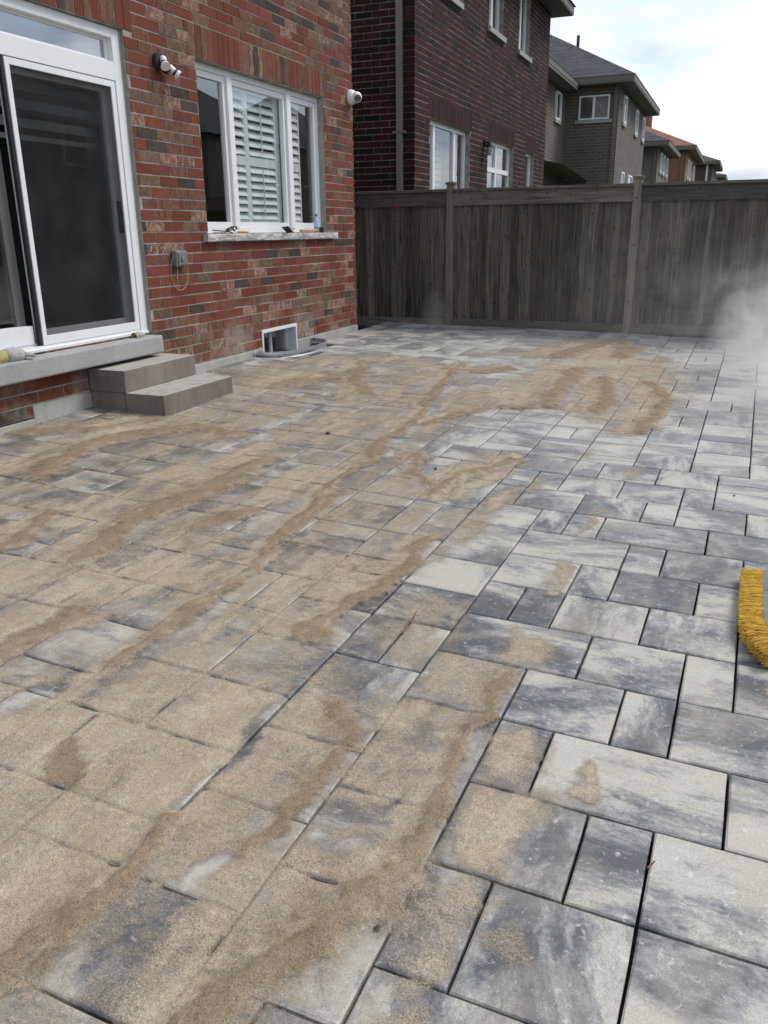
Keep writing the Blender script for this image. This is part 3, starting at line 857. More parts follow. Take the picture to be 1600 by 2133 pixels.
    jI = nearI & (ids[ii - I0, cj - J0 + 1] != ids[ii - I0 + 1, cj - J0 + 1])
    jJ = nearJ & (ids[ci - I0 + 1, jj - J0] != ids[ci - I0 + 1, jj - J0 + 1])
    jn = jI | jJ
    fill = np.clip(sstep(.002, .006, ridge) + sstep(.28, .50, fbm(X * 1.7, Y * 1.7, 83, 3)) * sstep(.27, .60, cover), 0, 1)
    zz = .0022 + thick
    zz = np.where(jn, zz - .0125 * (1 - fill) - .0042 * fill * (ridge < .004), zz)
    cover = np.where(jn, cover * sstep(.12, .62, fill), cover)
    # bare margins where the chamfer sheds its sand
    rim = ((np.minimum(fi, 1 - fi) < .05) & (ids[ii - I0, cj - J0 + 1] != ids[ii - I0 + 1, cj - J0 + 1])) | ((np.minimum(fj, 1 - fj) < .05) & (ids[ci - I0 + 1, jj - J0] != ids[ci - I0 + 1, jj - J0 + 1]))
    cover = np.where(rim & ~jn, cover * (.75 + .25 * fill), cover)
    pw = P(X, Y, zz); cover = np.where(in_well(pw[..., 0], pw[..., 1]), 0, cover)
    co = pw.reshape(-1, 3)
    na, nb = X.shape
    idx = np.arange(na * nb).reshape(na, nb)
    q = np.stack([idx[:-1, :-1], idx[1:, :-1], idx[1:, 1:], idx[:-1, 1:]], -1).reshape(-1, 4)
    cf = cover.reshape(-1)
    keep = cf[q].max(1) > .03
    q = q[keep]
    used = np.unique(q); rem = -np.ones(len(cf), int); rem[used] = np.arange(len(used))
    q = rem[q]; co = co[used]
    me = bpy.data.meshes.new('sand')
    me.vertices.add(len(co)); me.vertices.foreach_set('co', co.astype(np.float32).ravel())
    me.loops.add(q.size); me.loops.foreach_set('vertex_index', q.astype(np.int32).ravel())
    me.polygons.add(len(q)); me.polygons.foreach_set('loop_start', np.arange(0, q.size, 4, dtype=np.int32))
    me.polygons.foreach_set('use_smooth', np.ones(len(q), bool))
    me.update(); me.validate()
    for nm, arr in (('cover', cf[used]), ('damp', damp.reshape(-1)[used])):
        a = me.attributes.new(nm, 'FLOAT', 'POINT'); a.data.foreach_set('value', arr.astype(np.float32))
    me.materials.append(M['sand'])
    o = bpy.data.objects.new('sand', me); link(o)
    tag(o, 'loose tan sweeping sand spread in windrows over the grey pavers', 'sand', kind='stuff')
build_sand()

# ------------------------------------------------------------------ brickwork
XW = -4.705
CH, BL = .0925, .267

_unit = {}
def unit_brick(mat):
    if mat.name in _unit: return _unit[mat.name]
    e = .0
    v = [(0, 0, 0), (1, 0, 0), (1, 1, 0), (0, 1, 0), (0, 0, 1), (1, 0, 1), (1, 1, 1), (0, 1, 1)]
    f = [(0, 1, 5, 4), (1, 2, 6, 5), (3, 0, 4, 7), (4, 5, 6, 7), (3, 2, 1, 0)]
    me = bpy.data.meshes.new('brick_' + mat.name); me.from_pydata(v, [], f); me.materials.append(mat)
    _unit[mat.name] = me
    return me

def brick_rects(L0, L1, z0, ncourse, openings, soldiers, shift=.5, jz=.0115, ju=.0080):
    out = []
    brk = random.Random(5)
    blocks = openings + [(s[0], s[1], s[2], s[3]) for s in soldiers]
    for k in range(ncourse):
        za = z0 + k * CH + jz / 2; zb = z0 + (k + 1) * CH - jz / 2; zc = (za + zb) / 2
        u = L0 - (BL * shift if k % 2 else 0) + brk.uniform(-.012, .012)
        while u < L1:
            segs = [(max(u, L0), min(u + BL - ju, L1))]
            for (a, c, e, g) in blocks:
                if e < zc < g:
                    ns = []
                    for (s, t) in segs:
                        if t <= a or s >= c: ns.append((s, t)); continue
                        if s < a: ns.append((s, a - .002))
                        if t > c: ns.append((c + .002, t))
                    segs = ns
            for (s, t) in segs:
                if t - s > .03: out.append((s, t, za, zb, 0))
            u += BL
    for (a, c, e, g) in soldiers:
        nn = max(1, round((c - a) / CH)); w = (c - a) / nn
        for q in range(nn):
            out.append((a + q * w + .004, a + (q + 1) * w - .004, e + .004, g - .006, 1))
    return out

def brick_wall(parent, name, org, du, nrm, rects, mat1, matm, colour, most, proud=.006, depth=.10):
    org = Vector(org); du = Vector(du); nrm = Vector(nrm)
    items = []
    rr = random.Random(len(rects))
    for (s, t, za, zb, kind) in rects:
        p = [org + du * s + Vector((0, 0, za)), org + du * t + Vector((0, 0, za)), org + du * t + Vector((0, 0, zb)), org + du * s + Vector((0, 0, zb))]
        items.append((seen_area([tuple(q) for q in p]), s, t, za, zb, colour(rr), rr.uniform(-.0025, .003), rr.gauss(0, .12)))
    items.sort(key=lambda q: -q[0])
    return items

def brick_objects(parent, walls, mat1, matm, most):
    """walls: list of (org, du, nrm, items). The `most` that show largest are bricks of their own, the others one joined part"""
    al = []
    for (org, du, nrm, items) in walls:
        for it in items: al.append((it[0], org, du, nrm, it))
    al.sort(key=lambda q: -q[0])
    un = unit_brick(mat1)
    v = []; f = []; tint = []
    inv = parent.matrix_world.inverted()
    for k, (ar, org, du, nrm, (a_, s, t, za, zb, col, dp, rot)) in enumerate(al):
        o3 = Vector(org) + Vector(du) * s + Vector(nrm) * (.0035 + dp) + Vector((0, 0, za))
        ex = Vector(du) * (t - s); ey = -Vector(nrm) * .10; ez = Vector((0, 0, zb - za))
        if k < most:
            o = bpy.data.objects.new('brick', un); COL.objects.link(o); o.parent = parent
            mm = Matrix((Vector(du), -Vector(nrm), Vector((0, 0, 1)))).transposed().to_4x4() @ Matrix.Diagonal((t - s, .10, zb - za, 1)); mm.translation = o3
            o.matrix_parent_inverse = inv
            o.matrix_basis = mm
            o.color = col
        else:
            b0 = len(v)
            v += [tuple(o3 + ex * x + ey * y + ez * z) for (x, y, z) in ((0, 0, 0), (1, 0, 0), (1, 1, 0), (0, 1, 0), (0, 0, 1), (1, 0, 1), (1, 1, 1), (0, 1, 1))]
            for q in ((0, 1, 5, 4), (1, 2, 6, 5), (3, 0, 4, 7), (4, 5, 6, 7), (3, 2, 1, 0)): f.append(tuple(b0 + w for w in q))
            tint += [col] * 8
    me = bpy.data.meshes.new('brickwork'); me.from_pydata(v, [], f); me.materials.append(matm)
    ca = me.color_attributes.new('tint', 'FLOAT_COLOR', 'POINT')
    ca.data.foreach_set('color', np.array(tint, np.float32).ravel())
    o = bpy.data.objects.new('brickwork', me); link(o, parent); o.matrix_parent_inverse = inv
    tag(o, kind='stuff')

def wall_core(mb, org, du, nrm, L0, L1, z0, z1, openings, thick=.22, inset=0.0):
    """mortar wall with real openings, built as boxes around them"""
    org = Vector(org); du = Vector(du); nrm = Vector(nrm)
    us = sorted(set([L0, L1] + [min(L1, max(L0, q)) for o in openings for q in o[:2]]))
    zs = sorted(set([z0, z1] + [min(z1, max(z0, q)) for o in openings for q in o[2:4]]))
    for a, c in zip(us[:-1], us[1:]):
        # merge cells upward
        run = None
        for e, g in list(zip(zs[:-1], zs[1:])) + [(None, None)]:
            free = e is not None and not any(o[0] < (a + c) / 2 < o[1] and o[2] < (e + g) / 2 < o[3] for o in openings)
            if free and run is None: run = e
            if not free and run is not None:
                top = e if e is not None else zs[-1]
                MM = Matrix((du, -nrm, Vector((0, 0, 1)))).transposed().to_4x4(); MM.translation = org
                mb.box(a, c, inset, thick, run, top, 0, MM)
                run = None

def red_colour(r):
    q = r.random()
    def j(c, k=.18):
        s = 1 + r.uniform(-k, k); return tuple(max(.01, x * s) for x in c)
    if q < .46: return j((.158, .048, .031)) + (r.choice([0, 0, .12]),)
    if q < .63: return j((.140, .056, .036)) + (.25,)
    if q < .79: return j((.128, .073, .049)) + (.3,)
    if q < .90: return j((.056, .044, .036)) + (.08,)
    return j((.165, .080, .055)) + (1.0,)

def dark_colour(r):
    q = r.random(); s = 1 + r.uniform(-.25, .25)
    if q < .60: c = (.044, .0135, .0145)
    elif q < .84: c = (.028, .0135, .0135)
    else: c = (.015, .0125, .0125)
    return tuple(x * s for x in c) + (.0,)

# ================================================================== the near red brick house
house = empty('brick_house', (XW, 6.5, .1), 'red brick house wall with patio door and shuttered window beside the patio', 'house')
Y0, Y1 = 2.4, 10.50          # extent of the wall along y
ZB = .351
DOOR = (2.9, 6.09, .70, 3.075)
WIN = (7.07, 9.66, 1.463, 3.0335)
BAS = (7.955, 8.755, .20, .535)
opn = [DOOR, WIN, BAS]
sold = [(2.8, 6.20, 3.075, 3.335), (7.0, 9.76, 3.0335, 3.311)]
rc = brick_rects(Y0, Y1, ZB - CH, 50, opn + [(4.60, Y1 + 1, ZB - CH - .01, ZB)], sold)
items = brick_wall(house, 'main', (XW, 0, 0), (0, 1, 0), (1, 0, 0), rc, M['brick1'], M['brickm'], red_colour, 0)
rc2 = brick_rects(0, 4.0, ZB, 49, [], [])
items2 = brick_wall(house, 'ret', (XW - .012, Y1 + .0, 0), (-1, 0, 0), (0, 1, 0), rc2, M['brick1'], M['brickm'], red_colour, 0)
brick_objects(house, [((XW, 0, 0), (0, 1, 0), (1, 0, 0), items), ((XW - .012, Y1, 0), (-1, 0, 0), (0, 1, 0), items2)], M['brick1'], M['brickm'], 300)
b = MB()
wall_core(b, (XW, 0, 0), (0, 1, 0), (1, 0, 0), Y0, Y1 - .03, ZB - CH, 5.0, opn, .22)
b.box(XW - 4.0, XW - .22, Y1 - .25, Y1 - .012, ZB, 5.0)
b.build('mortar_wall', M['mortar'], house)
b = MB()
wall_core(b, (XW + .012, 0, 0), (0, 1, 0), (1, 0, 0), 4.60, Y1 + .01, -.3, ZB - .012, [BAS], .25)
wall_core(b, (XW + .012, 0, 0), (0, 1, 0), (1, 0, 0), Y0, 4.60, -.3, ZB - CH - .012, [], .25)
b.box(XW - 4.0, XW - .24, Y1 - .24, Y1 + .01, -.3, ZB - .012)
b.build('foundation', M['found'], house, bevel=.004)
# roof edge above the frame so that sky does not light the top from behind
b = MB(); b.box(XW - 4.2, XW + .4, Y0, Y1 + .4, 5.2, 5.45); b.build('eave', M['soffit'], house)
b = MB(); b.box(XW - 4, XW - .02, Y0, Y1 - .03, 5.0, 5.2); b.build('upper_wall', M['mortar'], house)
# dark rooms behind the openings
for (a, c, e, g, dp) in ((2.8, 6.2, .66, 3.1, 3.0), (7.0, 9.75, 1.45, 3.1, 2.0), (7.9, 8.8, .15, .56, 1.2)):
    b = MB(); x1 = XW - .23; x0 = XW - dp
    b.poly([(x0, a, e), (x0, c, e), (x0, c, g), (x0, a, g)]); b.poly([(x0, a, e), (x1, a, e), (x1, c, e), (x0, c, e)])
    b.poly([(x0, a, g), (x1, a, g), (x1, c, g), (x0, c, g)]); b.poly([(x0, a, e), (x1, a, e), (x1, a, g), (x0, a, g)]); b.poly([(x0, c, e), (x1, c, e), (x1, c, g), (x0, c, g)])
    b.build('room_lining', M['room'], house)

# ---- window with shutters
def part_empty(name, parent, loc):
    o = bpy.data.objects.new(name, None); o.location = loc; o.empty_display_size = .1
    COL.objects.link(o); bpy.context.view_layer.update()
    o.parent = parent; o.matrix_parent_inverse = parent.matrix_world.inverted()
    bpy.context.view_layer.update()
    return o

win = part_empty('window', house, (XW - .1, 8.35, 1.54))
xf = XW - .075          # front of the frame
za, zb = 1.540, 3.030
part('frame', M['white'], win, [(xf - .09, xf, 7.07, 9.66, zb - .055, zb), (xf - .09, xf, 7.07, 9.66, za, za + .045), (xf - .09, xf, 7.07, 7.115, za + .045, zb - .055), (xf - .09, xf, 9.615, 9.66, za + .045, zb - .055),
     (xf - .09, xf + .012, 7.685, 7.765, za + .045, zb - .055), (xf - .09, xf + .012, 8.885, 8.975, za + .045, zb - .055)], .003)
for (a, c) in ((7.115, 7.685), (7.765, 8.885), (8.975, 9.615)):
    x2 = xf - .014
    part('sash', M['white'], win, [(x2 - .05, x2, a + .002, c - .002, zb - .112, zb - .057), (x2 - .05, x2, a + .002, c - .002, za + .047, za + .105), (x2 - .05, x2, a + .002, a + .05, za + .105, zb - .112), (x2 - .05, x2, c - .05, c - .002, za + .105, zb - .112)], .002)
    b = MB(); b.poly([(x2 - .028, a + .05, za + .105), (x2 - .028, c - .05, za + .105), (x2 - .028, c - .05, zb - .112), (x2 - .028, a + .05, zb - .112)])
    b.build('pane', M['glass'], win)
part('trim', M['caulk'], win, [(xf - .05, xf + .004, 9.662, 9.672, za, zb)])
# shutters: stiles and rails, then each louver
xs = xf - .088
SH = [(7.80, 8.14, 7.83, 8.11), (8.14, 8.86, 8.20, 8.74), (9.02, 9.34, 9.03, 9.31)]
bx_ = []
for (a, c, l0, l1) in SH:
    bx_ += [(xs - .028, xs, a, l0, za + .05, zb - .05), (xs - .028, xs, l1, c - .004, za + .05, zb - .05), (xs - .028, xs, l0, l1, za + .05, za + .13), (xs - .028, xs, l0, l1, zb - .13, zb - .05), (xs - .028, xs, l0, l1, 2.21, 2.30)]
part('shutter_frame', M['shutter'], win, bx_)
lm = {}
for (a, c, l0, l1) in SH:
    tilt = -56 if a != 9.02 else -62
    if a == 7.20: tilt = -20
    for (q0, q1, nn) in ((za + .13, 2.21, 7), (2.30, zb - .13, 7)):
        for k in range(nn):
            zc = q0 + (k + .5) * (q1 - q0) / nn
            key = (round(l1 - l0, 3), tilt)
            if key not in lm:
                bb = MB(); T = Matrix.Rotation(R_(-tilt), 4, 'Y')
                bb.box(-.040, .040, -(l1 - l0) / 2, (l1 - l0) / 2, -.0055, .0055, 0, T)
                tmp = bb.build('louver', M['shutter'], None); lm[key] = tmp.data; bpy.data.objects.remove(tmp)
            o = bpy.data.objects.new('louver', lm[key]); COL.objects.link(o); o.parent = win; o.matrix_parent_inverse = win.matrix_world.inverted()
            o.location = (xs - .014, (l0 + l1) / 2, zc)
part('tilt_rod', M['shutter'], win, [(xs + .02, xs + .03, 8.42, 8.43, za + .16, 2.18), (xs + .02, xs + .03, 8.42, 8.43, 2.33, zb - .16)])
# stone sill, rock faced, in three lengths
for (a, c) in ((6.985, 7.99), (7.993, 8.93), (8.933, 9.86)):
    b = MB(); nn = 26; hh = 5
    xx = XW + .055
    for k in range(nn):
        for q in range(hh):
            pts = []
            for (dk, dq) in ((0, 0), (1, 0), (1, 1), (0, 1)):
                y = a + (c - a) * (k + dk) / nn; z = 1.466 + .070 * (q + dq) / hh
                edge = 0 if (q + dq in (0, hh)) else 1
                xr = xx + (float(fbm(np.array(y * 22.), np.array(z * 30.), 91, 3)) - .35) * .026 * edge
                pts.append((xr, y, z))
            b.poly(pts)
    b.poly([(XW - .08, a, 1.536), (xx, a, 1.536), (xx, c, 1.536), (XW - .08, c, 1.536)]); b.poly([(XW - .08, a, 1.466), (xx, a, 1.466), (xx, c, 1.466), (XW - .08, c, 1.466)])
    b.poly([(XW - .08, a, 1.466), (xx, a, 1.466), (xx, a, 1.536), (XW - .08, a, 1.536)]); b.poly([(XW - .08, c, 1.466), (xx, c, 1.466), (xx, c, 1.536), (XW - .08, c, 1.536)])
    b.build('sill', M['sill'], win)

# ---- sliding patio door with transom
door = part_empty('patio_door', house, (XW, 4.6, .71))
xd = XW - .035
part('frame', M['white'], door, [(xd - .13, xd, 5.985, 6.075, .715, 3.07), (xd - .13, xd, 2.92, 5.985, 3.0, 3.07), (xd - .13, xd, 2.92, 5.985, 2.695, 2.83), (xd - .13, xd + .015, 2.92, 6.075, .700, .735), (xd - .13, xd - .05, 2.92, 5.985, .735, .765)], .003)
part('track', M['white'], door, [(xd - .02, xd - .008, 2.92, 5.98, .735, .752), (xd - .045, xd - .037, 2.92, 5.98, .735, .752)])
part('trim', M['caulk'], door, [(xd - .05, xd + .004, 6.077, 6.09, .72, 3.07)])
b = MB(); b.poly([(xd - .06, 2.92, 2.83), (xd - .06, 5.985, 2.83), (xd - .06, 5.985, 3.0), (xd - .06, 2.92, 3.0)]); b.build('transom_pane', M['coated'], door)
part('transom_bead', M['white'], door, [(xd - .085, xd - .045, 5.955, 5.984, 2.831, 2.999), (xd - .085, xd - .045, 2.92, 5.955, 2.831, 2.85), (xd - .085, xd - .045, 2.92, 5.955, 2.98, 2.999)])
# screen door in front, sliding panel and fixed panel behind
sc0, sc1 = 4.845, 5.975
xs2 = xd - .004
part('screen_frame', M['white'], door, [(xs2 - .02, xs2, sc0, sc0 + .042, .754, 2.690), (xs2 - .02, xs2, sc1 - .048, sc1, .754, 2.690), (xs2 - .02, xs2, sc0 + .042, sc1 - .048, .754, .822), (xs2 - .02, xs2, sc0 + .042, sc1 - .048, 2.645, 2.690)], .002)
b = MB(); b.poly([(xs2 - .01, sc0 + .042, .822), (xs2 - .01, sc1 - .048, .822), (xs2 - .01, sc1 - .048, 2.645), (xs2 - .01, sc0 + .042, 2.645)]); b.build('insect_screen', M['screen'], door)
x3 = xd - .065
part('sliding_sash', M['white'], door, [(x3 - .035, x3, 4.86, 4.92, .766, 2.69), (x3 - .035, x3, 5.885, 5.975, .766, 2.69), (x3 - .035, x3, 4.92, 5.885, .766, .86), (x3 - .035, x3, 4.92, 5.885, 2.61, 2.69)], .002)
b = MB(); b.poly([(x3 - .018, 4.92, .86), (x3 - .018, 5.885, .86), (x3 - .018, 5.885, 2.61), (x3 - .018, 4.92, 2.61)]); b.build('sliding_pane', M['glass'], door)
x4 = xd - .105
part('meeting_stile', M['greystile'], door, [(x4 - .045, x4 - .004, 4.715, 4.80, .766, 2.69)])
part('fixed_sash', M['white'], door, [(x4 - .025, x4 + .06, 2.93, 4.80, .766, .90)], .002)
part('fixed_sash_head', M['white'], door, [(x4 - .025, x4, 2.93, 4.715, 2.61, 2.69)], .002)
b = MB(); b.poly([(x4 - .014, 2.93, .93), (x4 - .014, 4.73, .93), (x4 - .014, 4.73, 2.61), (x4 - .014, 2.93, 2.61)]); b.build('fixed_pane', M['glass'], door)
part('seal', M['black'], door, [(xd - .040, xd - .012, 4.815, 4.842, .754, 2.69)])
part('handle', M['black'], door, [(x3, x3 + .03, 5.915, 5.94, 1.55, 1.80)], .004)
for k in range(3):
    zt = 2.60 - k * .125
    part('blind_band', M['pane_backing'], door, [(x4 - .10, x4 - .095, 3.0, 5.93, zt - .065, zt)])
part('blind_band', M['pane_backing'], door, [(x4 - .112, x4 - .09, 3.0, 5.93, 2.2, 2.235)])

# concrete slab under the door
b = MB(); b.box(XW - .05, XW + .145, 2.6, 6.045, .557, .703)
o = b.build('door_sill', M['slab'], house, bevel=.014)
o['label'] = 'grey concrete slab under the patio door'

# ---- basement window
bw = part_empty('basement_window', house, (XW - .1, 8.35, .2))
xb = XW + .012
a, c, e, g = 7.955, 8.755, .16, .535
part('frame', M['white'], bw, [(xb - .19, xb, a, c, g - .035, g), (xb - .19, xb, a, a + .028, e, g - .035), (xb - .19, xb, c - .028, c, e, g - .035)], .002)
part('sash', M['white'], bw, [(xb - .15, xb - .12, 8.34, 8.365, e, g - .036), (xb - .15, xb - .12, a + .028, c - .028, g - .056, g - .036), (xb - .15, xb - .12, c - .05, c - .028, e, g - .056)])
b = MB(); b.poly([(xb - .14, a + .028, e), (xb - .14, c - .05, e), (xb - .14, c - .05, g - .056), (xb - .14, a + .028, g - .056)]); b.build('pane', M['glass'], bw)

# ---- window well: corrugated galvanised steel half-ring
well = empty('window_well', (XW + .2, 8.35, .2), 'corrugated galvanised window well set in the pavers by the house', 'window well')
b = MB(); nseg = 40
prof = [(.0, .355), (.018, .35), (.020, .325), (.004, .312), (.0, .295), (.016, .282), (.022, .262), (.008, .245), (.0, .23), (.016, .2), (.0, .15)]
def wellpt(t, off, z):
    y = 8.45 - (.66 + off) * math.cos(t); x = XW + .02 + (.36 + off) * math.sin(t) ** .75
    return (x, y, z - .03 + .0 * y)
for k in range(nseg):
    t0 = math.pi * k / nseg; t1 = math.pi * (k + 1) / nseg
    for q in range(len(prof) - 1):
        b.poly([wellpt(t0, prof[q][0], prof[q][1]), wellpt(t1, prof[q][0], prof[q][1]), wellpt(t1, prof[q + 1][0], prof[q + 1][1]), wellpt(t0, prof[q + 1][0], prof[q + 1][1])])
b.build('ring', M['galv'], well, smooth=True)
b = MB()
for yy in (7.77, 9.12): b.box(XW + .013, XW + .03, yy - .035, yy + .035, .16, .325)
b.build('flange', M['galv'], well)
b = MB(); pts = [wellpt(math.pi * k / 16, -.01, .165) for k in range(17)]; b.poly(pts); b.build('well_floor', M['soil'], well)

# ---- steps
steps = empty('stone_steps', (-4.3, 5.7, .18), 'taupe concrete steps up to the patio door slab', 'steps')
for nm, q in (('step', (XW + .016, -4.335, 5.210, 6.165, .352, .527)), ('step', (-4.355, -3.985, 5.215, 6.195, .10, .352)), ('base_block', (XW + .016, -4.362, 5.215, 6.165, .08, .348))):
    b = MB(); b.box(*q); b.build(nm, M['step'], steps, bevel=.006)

# ================================================================== things on the wall and sill
fl = empty('floodlight', (XW, 6.62, 2.88), 'black and white twin-head floodlight on the red brick wall', 'floodlight')
b = MB(); b.tube([(XW + .004, 6.54, 2.93), (XW + .06, 6.54, 2.93)], [.10, .085], 20); b.build('mount', M['black'], fl, smooth=False)
for (p0, d) in (((XW + .10, 6.56, 2.925), Vector((.55, -.45, -.75))), ((XW + .11, 6.72, 2.85), Vector((.55, .45, -.6)))):
    d = d.normalized(); p0 = Vector(p0)
    b = MB(); b.tube([p0 - d * .06, p0 + d * .015], .042, 18); b.build('lamp_body', M['whiteplastic'], fl)
    b = MB(); b.tube([p0 + d * .015, p0 + d * .045], [.043, .047], 18); b.build('lamp_collar', M['black'], fl)
    b = MB(); b.tube([p0 + d * .045, p0 + d * .085], [.05, .062], 18, cap=False); b.tube([p0 + d * .085, p0 + d * .07], [.062, .05], 18); b.build('lamp_rim', M['whiteplastic'], fl)
    b = MB(); b.tube([p0 + d * .074, p0 + d * .076], .053, 18); b.build('lamp_lens', M['lamp'], fl)
    b = MB(); b.tube([Vector((XW + .045, 6.56, 2.92)), p0 - d * .05], .022, 10); b.build('arm', M['black'], fl)
b = MB(); b.tube([(XW + .05, 6.63, 2.86), (XW + .10, 6.64, 2.835)], [.05, .046], 16); b.build('sensor', M['black'], fl)
b = MB(); b.box(XW + .075, XW + .10, 6.645, 6.685, 2.80, 2.825); b.build('sensor_eye', M['greybox'], fl)

fl.scale = (.68, .68, .68); fl.location = (XW, 6.55, 2.875)
sc_ = empty('security_camera', (XW, 10.38, 3.12), 'white turret security camera at the corner of the red brick house', 'security camera')
c0 = Vector((XW + .008, 10.40, 3.125))
b = MB(); b.tube([c0, c0 + Vector((.02, 0, 0)), c0 + Vector((.055, 0, 0)), c0 + Vector((.075, 0, 0))], [.088, .09, .082, .068], 28); b.build('base', M['whiteplastic'], sc_, smooth=True)
bm = bmesh.new(); bmesh.ops.create_uvsphere(bm, u_segments=24, v_segments=16, radius=.066); me = bpy.data.meshes.new('ball'); bm.to_mesh(me); bm.free(); me.materials.append(M['whiteplastic'])
me.polygons.foreach_set('use_smooth', [True] * len(me.polygons))
o = bpy.data.objects.new('ball', me); link(o, sc_); o.matrix_parent_inverse = sc_.matrix_world.inverted(); o.location = c0 + Vector((.10, -.005, -.005))
dv = Vector((.62, -.70, -.30)).normalized(); pc = c0 + Vector((.10, -.005, -.005))
b = MB(); b.tube([pc + dv * .055, pc + dv * .069], [.044, .040], 20); b.build('face_ring', M['greybox'], sc_)
sd_ = dv.cross(Vector((0, 0, 1))).normalized()
for k in (-1, 1):
    b = MB(); q = pc + dv * .069 + sd_ * .019 * k; b.tube([q, q + dv * .003], .0145, 14); b.build('lens', M['black'], sc_)

ob = empty('outlet_box', (XW, 6.53, 1.30), 'grey outdoor outlet box with a loop of pale wire on the brick wall', 'outlet')
b = MB(); b.box(XW + .004, XW + .062, 6.455, 6.625, 1.255, 1.395); b.build('cover', M['greybox'], ob, bevel=.012)
b = MB(); b.box(XW + .062, XW + .070, 6.475, 6.61, 1.27, 1.38); b.build('lid', M['greybox'], ob, bevel=.006)
b = MB(); b.tube([(XW + .07, 6.53, 1.33), (XW + .085, 6.53, 1.327)], .022, 14); b.build('knob', M['pane_backing'], ob)
b = MB(); pts = []
for k in range(33):
    t = k / 32 * 2 * math.pi * .96 + 1.7
    pts.append((XW + .03 + .02 * math.sin(t * 1.3), 6.525 + .105 * math.cos(t), 1.225 + .175 * math.sin(t)))
b.tube(pts, .0022, 6); b.tube([(XW + .03, 6.50, 1.25), (XW + .035, 6.478, 1.16), (XW + .03, 6.50, 1.07)], .0022, 6); b.build('wire', M['wire'], ob)

# on the window sill
zs = 1.537
bt = empty('water_bottle', (XW + .015, 9.36, zs), 'clear blue-tinted water bottle standing on the window sill', 'bottle')
b = MB(); pr = [(0, .030), (.01, .033), (.06, .032), (.07, .033), (.12, .033), (.15, .028), (.175, .014), (.185, .012)]
b.tube([(XW + .01, 9.36, zs + z) for z, r in pr], [r for z, r in pr], 18); b.build('body', M['bottle'], bt, smooth=True)
b = MB(); b.tube([(XW + .01, 9.36, zs + z) for z in (.065, .118)], .0338, 18, cap=False); b.build('label_band', M['label'], bt, smooth=True)
b = MB(); b.tube([(XW + .01, 9.36, zs + z) for z in (.184, .205)], .0145, 14); b.build('cap', M['cap'], bt)
ml = empty('mallet', (XW + .03, 9.2, zs), 'rubber mallet with a wooden handle lying on the window sill', 'mallet')
b = MB(); b.tube([(XW + .035, 8.90, zs + .022), (XW + .03, 9.10, zs + .024), (XW + .025, 9.36, zs + .024)], [.015, .013, .014], 12); b.build('handle', M['wood'], ml, smooth=True)
b = MB(); b.tube([(XW + .06, 9.40, zs + .03), (XW - .03, 9.44, zs + .036)], [.033, .033], 16); b.build('head', M['black'], ml, bevel=.004)
b = MB(); b.tube([(XW + .02, 9.445, zs + .045), (XW + .02, 9.475, zs + .05)], .018, 12); b.build('handle_end', M['wood'], ml)
tr = empty('hand_brush', (XW + .03, 8.6, zs), 'black jointing tool propped across the window sill edge', 'hand tool')
b = MB(); T = Matrix.Translation((XW + .045, 8.60, zs + .025)) @ Matrix.Rotation(R_(20), 4, 'Z') @ Matrix.Rotation(R_(-9), 4, 'X')
b.box(-.05, .03, -.17, .17, .0, .012, 0, T); b.build('plate', M['black'], tr, bevel=.003)
b = MB(); b.tube([T @ Vector((-.01, -.12, .012)), T @ Vector((-.01, -.02, .035)), T @ Vector((-.01, .10, .02))], [.009, .012, .009], 10); b.build('grip', M['black'], tr)
ct = empty('safety_goggles', (XW + .03, 7.5, zs), 'tangle of black strap left on the window sill', 'strap')
b = MB(); rr = random.Random(4)
for k in range(4):
    pts = [(XW + .02 + .03 * math.sin(t * 2 + k), 7.46 + .075 * math.cos(t + k * .7) * (1 - .12 * k), zs + .02 + .022 * (1 + math.sin(t * 1.5 + k))) for t in np.linspace(0, 5.4, 16)]
    b.tube(pts, .0055, 6)
b.tube([(XW + .03, 7.46, zs + .008), (XW + .04, 7.30, zs + .02), (XW + .04, 7.10, zs + .03)], .006, 6)
b.build('strap', M['black'], ct)
b = MB(); b.box(XW - .0, XW + .035, 7.16, 7.34, zs + .001, zs + .010); b.build('flat_blade', M['black'], ct)
sr = empty('orange_knife', (XW + .03, 7.68, zs), 'orange handled knife on the window sill beside the black strap', 'knife')
b = MB(); b.tube([(XW + .03, 7.57, zs + .012), (XW + .03, 7.66, zs + .014), (XW + .03, 7.76, zs + .011)], [.009, .012, .008], 10); b.build('grip', M['orange'], sr, smooth=True)
b = MB(); b.box(XW + .022, XW + .038, 7.51, 7.575, zs + .009, zs + .013); b.build('blade', M['galv'], sr)

